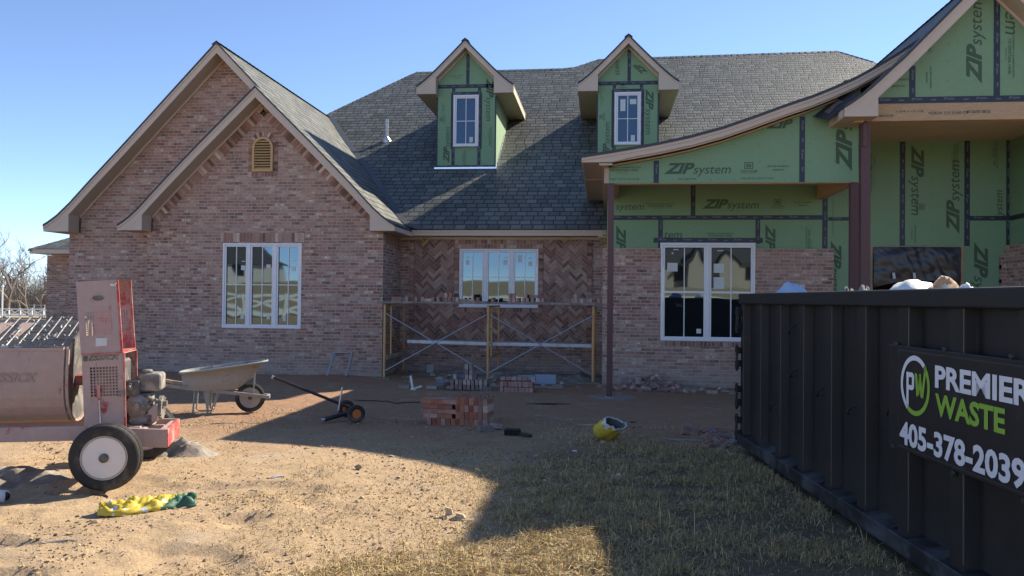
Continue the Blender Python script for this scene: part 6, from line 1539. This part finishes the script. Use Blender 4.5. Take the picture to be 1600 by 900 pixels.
shard('paper_scrap','flat white scrap in the grass below the yellow mortar bag','scrap',898,704,.036,.02,.008,.2,'white',9)
shard('plastic_scrap','crumpled blue plastic scrap in the grass beside the dumpster','scrap',1137,743,.055,.04,.02,.3,'blue_tarp',4)
shard('plastic_scrap','grey plastic strip on the sunlit dirt right of the mixer','scrap',432,748,.085,.02,.012,.9,'blue_board',6)
shard('plastic_scrap','grey strip lying behind the mixer wheel on the mortar heap','scrap',298,700,.09,.02,.012,.7,'blue_board',8)
shard('wood_scrap','short wooden stake end lying near the left foreground dirt','wood scrap',97,848,.17,.02,.016,.45,'oldwood',11)
shard('paper_scrap','pale paper scrap beyond the grass near the dumpster end','scrap',1232,656,.05,.03,.015,.2,'white',12)
c=gp(2,783); m=MB().mat('bag_white').smooth(); m.tube([(-.5,.06,.05),(.035,0,.05)],.05,16); m.mat('blacksteel2').tube([(.0345,0.001,.05),(.036,0,.05)],.036,16); o=m.build('pipe_offcut'); o.location=c; tag(o,'end of a pale pipe at the left edge on the dirt','pipe')
c=gp(857,632); m=MB().mat('blacksteel2'); m.tube([(-.36,-.05,.012),(-.1,.01,.016),(.12,.04,.014),(.36,.07,.012)],[.010,.013,.012,.008],6); o=m.build('black_strip'); o.location=c; tag(o,'thin black strip lying on the dirt between the brick stack and the post','strip')
m=MB().mat('blacksteel2').smooth(); pts=[]
for k in range(15):
    p=gp(556+8.0*k,625+4.5*min(1,k/9)+.6*sin(k)); pts.append((p.x,p.y,p.z+.012))
m.tube(pts,.008,6); tag(m.build('cord'),'thin dark cord running over the dirt from the dolly towards the brick stack','cord')
# boards and blocks below the scaffold
def slab(name,label,u,v,w_,d_,h_,rot,tilt,mat,cat='board'):
    c=gp(u,v); m=MB().mat(mat); m.box(-w_/2,w_/2,-d_/2,d_/2,0,h_); o=m.build(name,bevel=.004); o.location=c; o.rotation_euler=(tilt,0,rot); return tag(o,label,cat)
slab('foam_board','blue-grey board lying flat left of the grey brick stack',697,598,.42,.35,.025,.1,.10,'blue_board')
slab('foam_board','second blue-grey board behind the flat one at the wall foot',712,589,.40,.25,.03,-.1,.25,'blue_board')
slab('foam_board','rectangular blue-grey board propped upright right of the pink stack',852,600,.42,.03,.20,.02,-.35,'blue_board')
slab('foam_board','blue-grey board leaning crookedly behind the pink stack',823,600,.34,.03,.20,.25,-.6,'blue_board')
slab('wood_board','weathered board lying flat in the dirt right of the pink stack',858,606,.55,.18,.02,-.08,0,'oldwood')
slab('wood_board','thin board lying in the dirt behind the grey and pink stacks',770,603,.40,.14,.02,.05,0,'oldwood')
slab('wood_board','long grey board half hidden in grass by the dumpster end',1098,690,.95,.05,.02,-.02,0,'oldwood')
slab('wood_board','thin stick of lumber in the grass left of the yellow mortar bag',917,664,.26,.03,.02,.0,0,'lumber')
slab('wood_board','pale stick leaning in the dirt by the dumpster corner',1146,612,.5,.03,.02,-.6,0,'lumber')
slab('concrete_block','pale concrete block leaning at the wall foot behind the left scaffold bay',672,584,.16,.1,.20,.2,-.2,'tray','block')
slab('concrete_block','grey block built into the rubble at the foot of the porch wall',982,602,.30,.1,.15,0,0,'concrete','block')
slab('concrete_block','second grey block above the first at the foot of the porch wall',975,593,.24,.1,.22,0,0,'concrete','block')
c=gp(645,609); m=MB().mat('white'); m.tube([(0,0,.02),(-.05,.02,.26)],.022,8); m.box(-.04,.05,-.03,.03,0,.03); m.tube([(.02,.05,.02),(.14,.10,.06)],.02,8); o=m.build('trowel_handle'); o.location=c; tag(o,'short white tube standing in the mortar droppings under the left bay','tube')
m=MB().mat('galv'); P0=onY(512,587,16.48); P1=onY(541,588,16.48); Q0=onY(522,551,16.83); Q1=onY(550,551,16.83)
st=thing('steel_rack','small grey metal frame leaning against the brick gable wall','frame',(P0.x,16.6,0))
for a,b in ((P0,Q0),(P1,Q1),(Q0,Q1)):
    m=MB().mat('galv'); o0=Vector((P0.x,16.6,0)); A_=Vector((a.x,a.y,max(.0,a.z)))-o0; B_=Vector((b.x,b.y,b.z))-o0; m.tube([A_,B_],.022,6); m.build('bar',None,st)

# ================================================================== LOOSE SOIL AND DRY GRASS
def clods(n):
    r=np.random.default_rng(3); v0,f0=ICO[1]; v0=np.array(v0); f0=np.array(f0); Vs=[];Fs=[];Cs=[]; b=0
    for k in range(n):
        yy=3.3+ (r.random()**1.7)*8.5; hw=yy*.66; xx=-.11*yy-hw+r.random()*hw*2*(0.62 if r.random()<.85 else 1.0); cl=vnoise(xx,yy,1.7,9)
        if r.random()>cl*1.5-.25: continue
        s=abs(r.normal(0,1))*.0045+.0022
        if r.random()<.02: s*=2.4
        sh=v0*(1+.35*r.normal(0,1,(len(v0),1)))*s*np.array([1.2,1.0,.65]); a=r.random()*6.28; R=np.array([[np.cos(a),-np.sin(a),0],[np.sin(a),np.cos(a),0],[0,0,1]])
        Vs.append(sh@R.T+np.array([xx,yy,gh(xx,yy)+s*.25])); Fs.append(f0+b); b+=len(v0)
        t=r.random(); c=np.array([.45,.325,.20])*(0.65+.5*r.random()) if t<.88 else np.array([.40,.35,.28])*(.8+.4*r.random())
        if t>.95 or (vnoise(xx,yy,2.6,77)>.70 and t>.35): c=np.array([.15,.115,.085])*(.7+.6*r.random())
        Cs.append(np.tile(c,(len(v0),1)))
    return tag(np_mesh('soil_clods',np.concatenate(Vs),np.concatenate(Fs),'attr',np.concatenate(Cs),False),'loose clods and crumbs of tan soil scattered over the dirt','soil',kind='stuff')
clods(26000)
def grass():
    r=np.random.default_rng(21); N=640000
    yy=3.2+(r.random(N)**1.25)*8.2; hw=yy*.68; xx=-.11*yy+(r.random(N)*2-1)*hw
    # keep blades out of the dumpster
    lx=(xx-DO.x)*cos(DA)+(yy-DO.y)*sin(DA); ly=-(xx-DO.x)*sin(DA)+(yy-DO.y)*cos(DA)
    g=grassiness(xx,yy); sparse=vnoise(xx,yy,2.2,31)*vnoise(xx,yy,.6,32)
    cl=vnoise(xx,yy,4.5,33)*.6+vnoise(xx,yy,12,34)*.6; bare=smooth(.60,.74,vnoise(xx*.55,yy*1.9,1.0,36))*smooth(7.2,6.2,yy)*smooth(0.2,1.0,xx)
    prob=np.where(g>.02,g*np.clip(cl*1.9-.5,.10,1)*(1-.92*bare),0)+.075*sparse*(1-g)+.11*(sparse>.34)*(1-g)
    for cu,cv,ra,rb in ((1055,765,.55,.22),(1260,838,.85,.20),(905,735,.5,.10)):
        q=onZ(cu,cv); prob=prob*np.clip((((xx-q.x)/ra)**2+((yy-q.y)/rb)**2+(vnoise(xx,yy,5,51)-.5)*.9)**1.5,0.03,1)
    prob=prob*np.clip((yy/6.0)**-0.3,0.6,1.3)
    keep=(r.random(N)<prob)&~((lx>-.02)&(lx<2.5)&(ly<.05))&~((np.abs(lx+.0)<.03)&(ly<0))
    xx,yy,g,cl=xx[keep],yy[keep],g[keep],cl[keep]; n=len(xx); zz=ground_h(xx,yy)-.004
    tall=r.random(n); H=np.where(g>.15,.018+.058*cl*r.random(n)**1.4+.045*(tall>.94)*r.random(n)+.15*(tall>.9985),.012+.022*r.random(n)); 
    lean=np.where(g>.15,np.where(r.random(n)<.68,r.normal(0,2.2,n),r.normal(0,.8,n)),r.normal(0,1.8,n)); H=H*np.where(g>.15,.45+.75*np.minimum(1,g),1.0)
    az=r.random(n)*2*np.pi+ (vnoise(xx,yy,1.5,35)*2.5); Wd=.0011+.0013*r.random(n)+.00020*yy; fac=r.random(n)*np.pi
    dx,dy=np.cos(az),np.sin(az); wx,wy=np.cos(fac)*Wd,np.sin(fac)*Wd
    l1=np.tan(np.clip(lean*.45,-1.2,1.2))*H*.5; l2=l1+np.tan(np.clip(lean,-1.35,1.35))*H*.5
    l2=np.clip(l2,-.13,.13); l1=np.clip(l1,-.07,.07)
    b0=np.stack([xx-wx,yy-wy,zz],1); b1=np.stack([xx+wx,yy+wy,zz],1); m0=np.stack([xx-wx*.8+dx*l1,yy-wy*.8+dy*l1,zz+H*.55],1); m1=np.stack([xx+wx*.8+dx*l1,yy+wy*.8+dy*l1,zz+H*.55],1)
    t0=np.stack([xx+dx*l2-wx*.15,yy+dy*l2-wy*.15,zz+H*np.clip(1-.2*np.abs(lean),.35,1)],1); t1=t0+np.stack([wx*.3,wy*.3,0*wx],1)
    zz=zz;V=np.stack([b0,b1,m1,m0,t1,t0],1).reshape(-1,3); i=np.arange(n)[:,None]*6; F=np.concatenate([i+np.array([[0,1,2,3]]),i+np.array([[3,2,4,5]])],0)
    t=r.random(n); green=vnoise(xx,yy,.8,41)
    straw=np.array([.53,.385,.18]); pale=np.array([.62,.49,.27]); olive=np.array([.24,.215,.115]); brown=np.array([.31,.235,.14])
    c=np.where((t<.44)[:,None],straw,np.where((t<.62)[:,None],pale,np.where((t<.62+.13*np.clip(green*1.6,0,1))[:,None],olive,brown)))*(.75+.5*r.random((n,1)))
    c[g<.15]*=.85
    return tag(np_mesh('dry_grass',V,F,'grass',np.repeat(c,6,0),False),'uncut dry straw-coloured grass between the bare dirt and the dumpster','grass',kind='stuff')
grass()
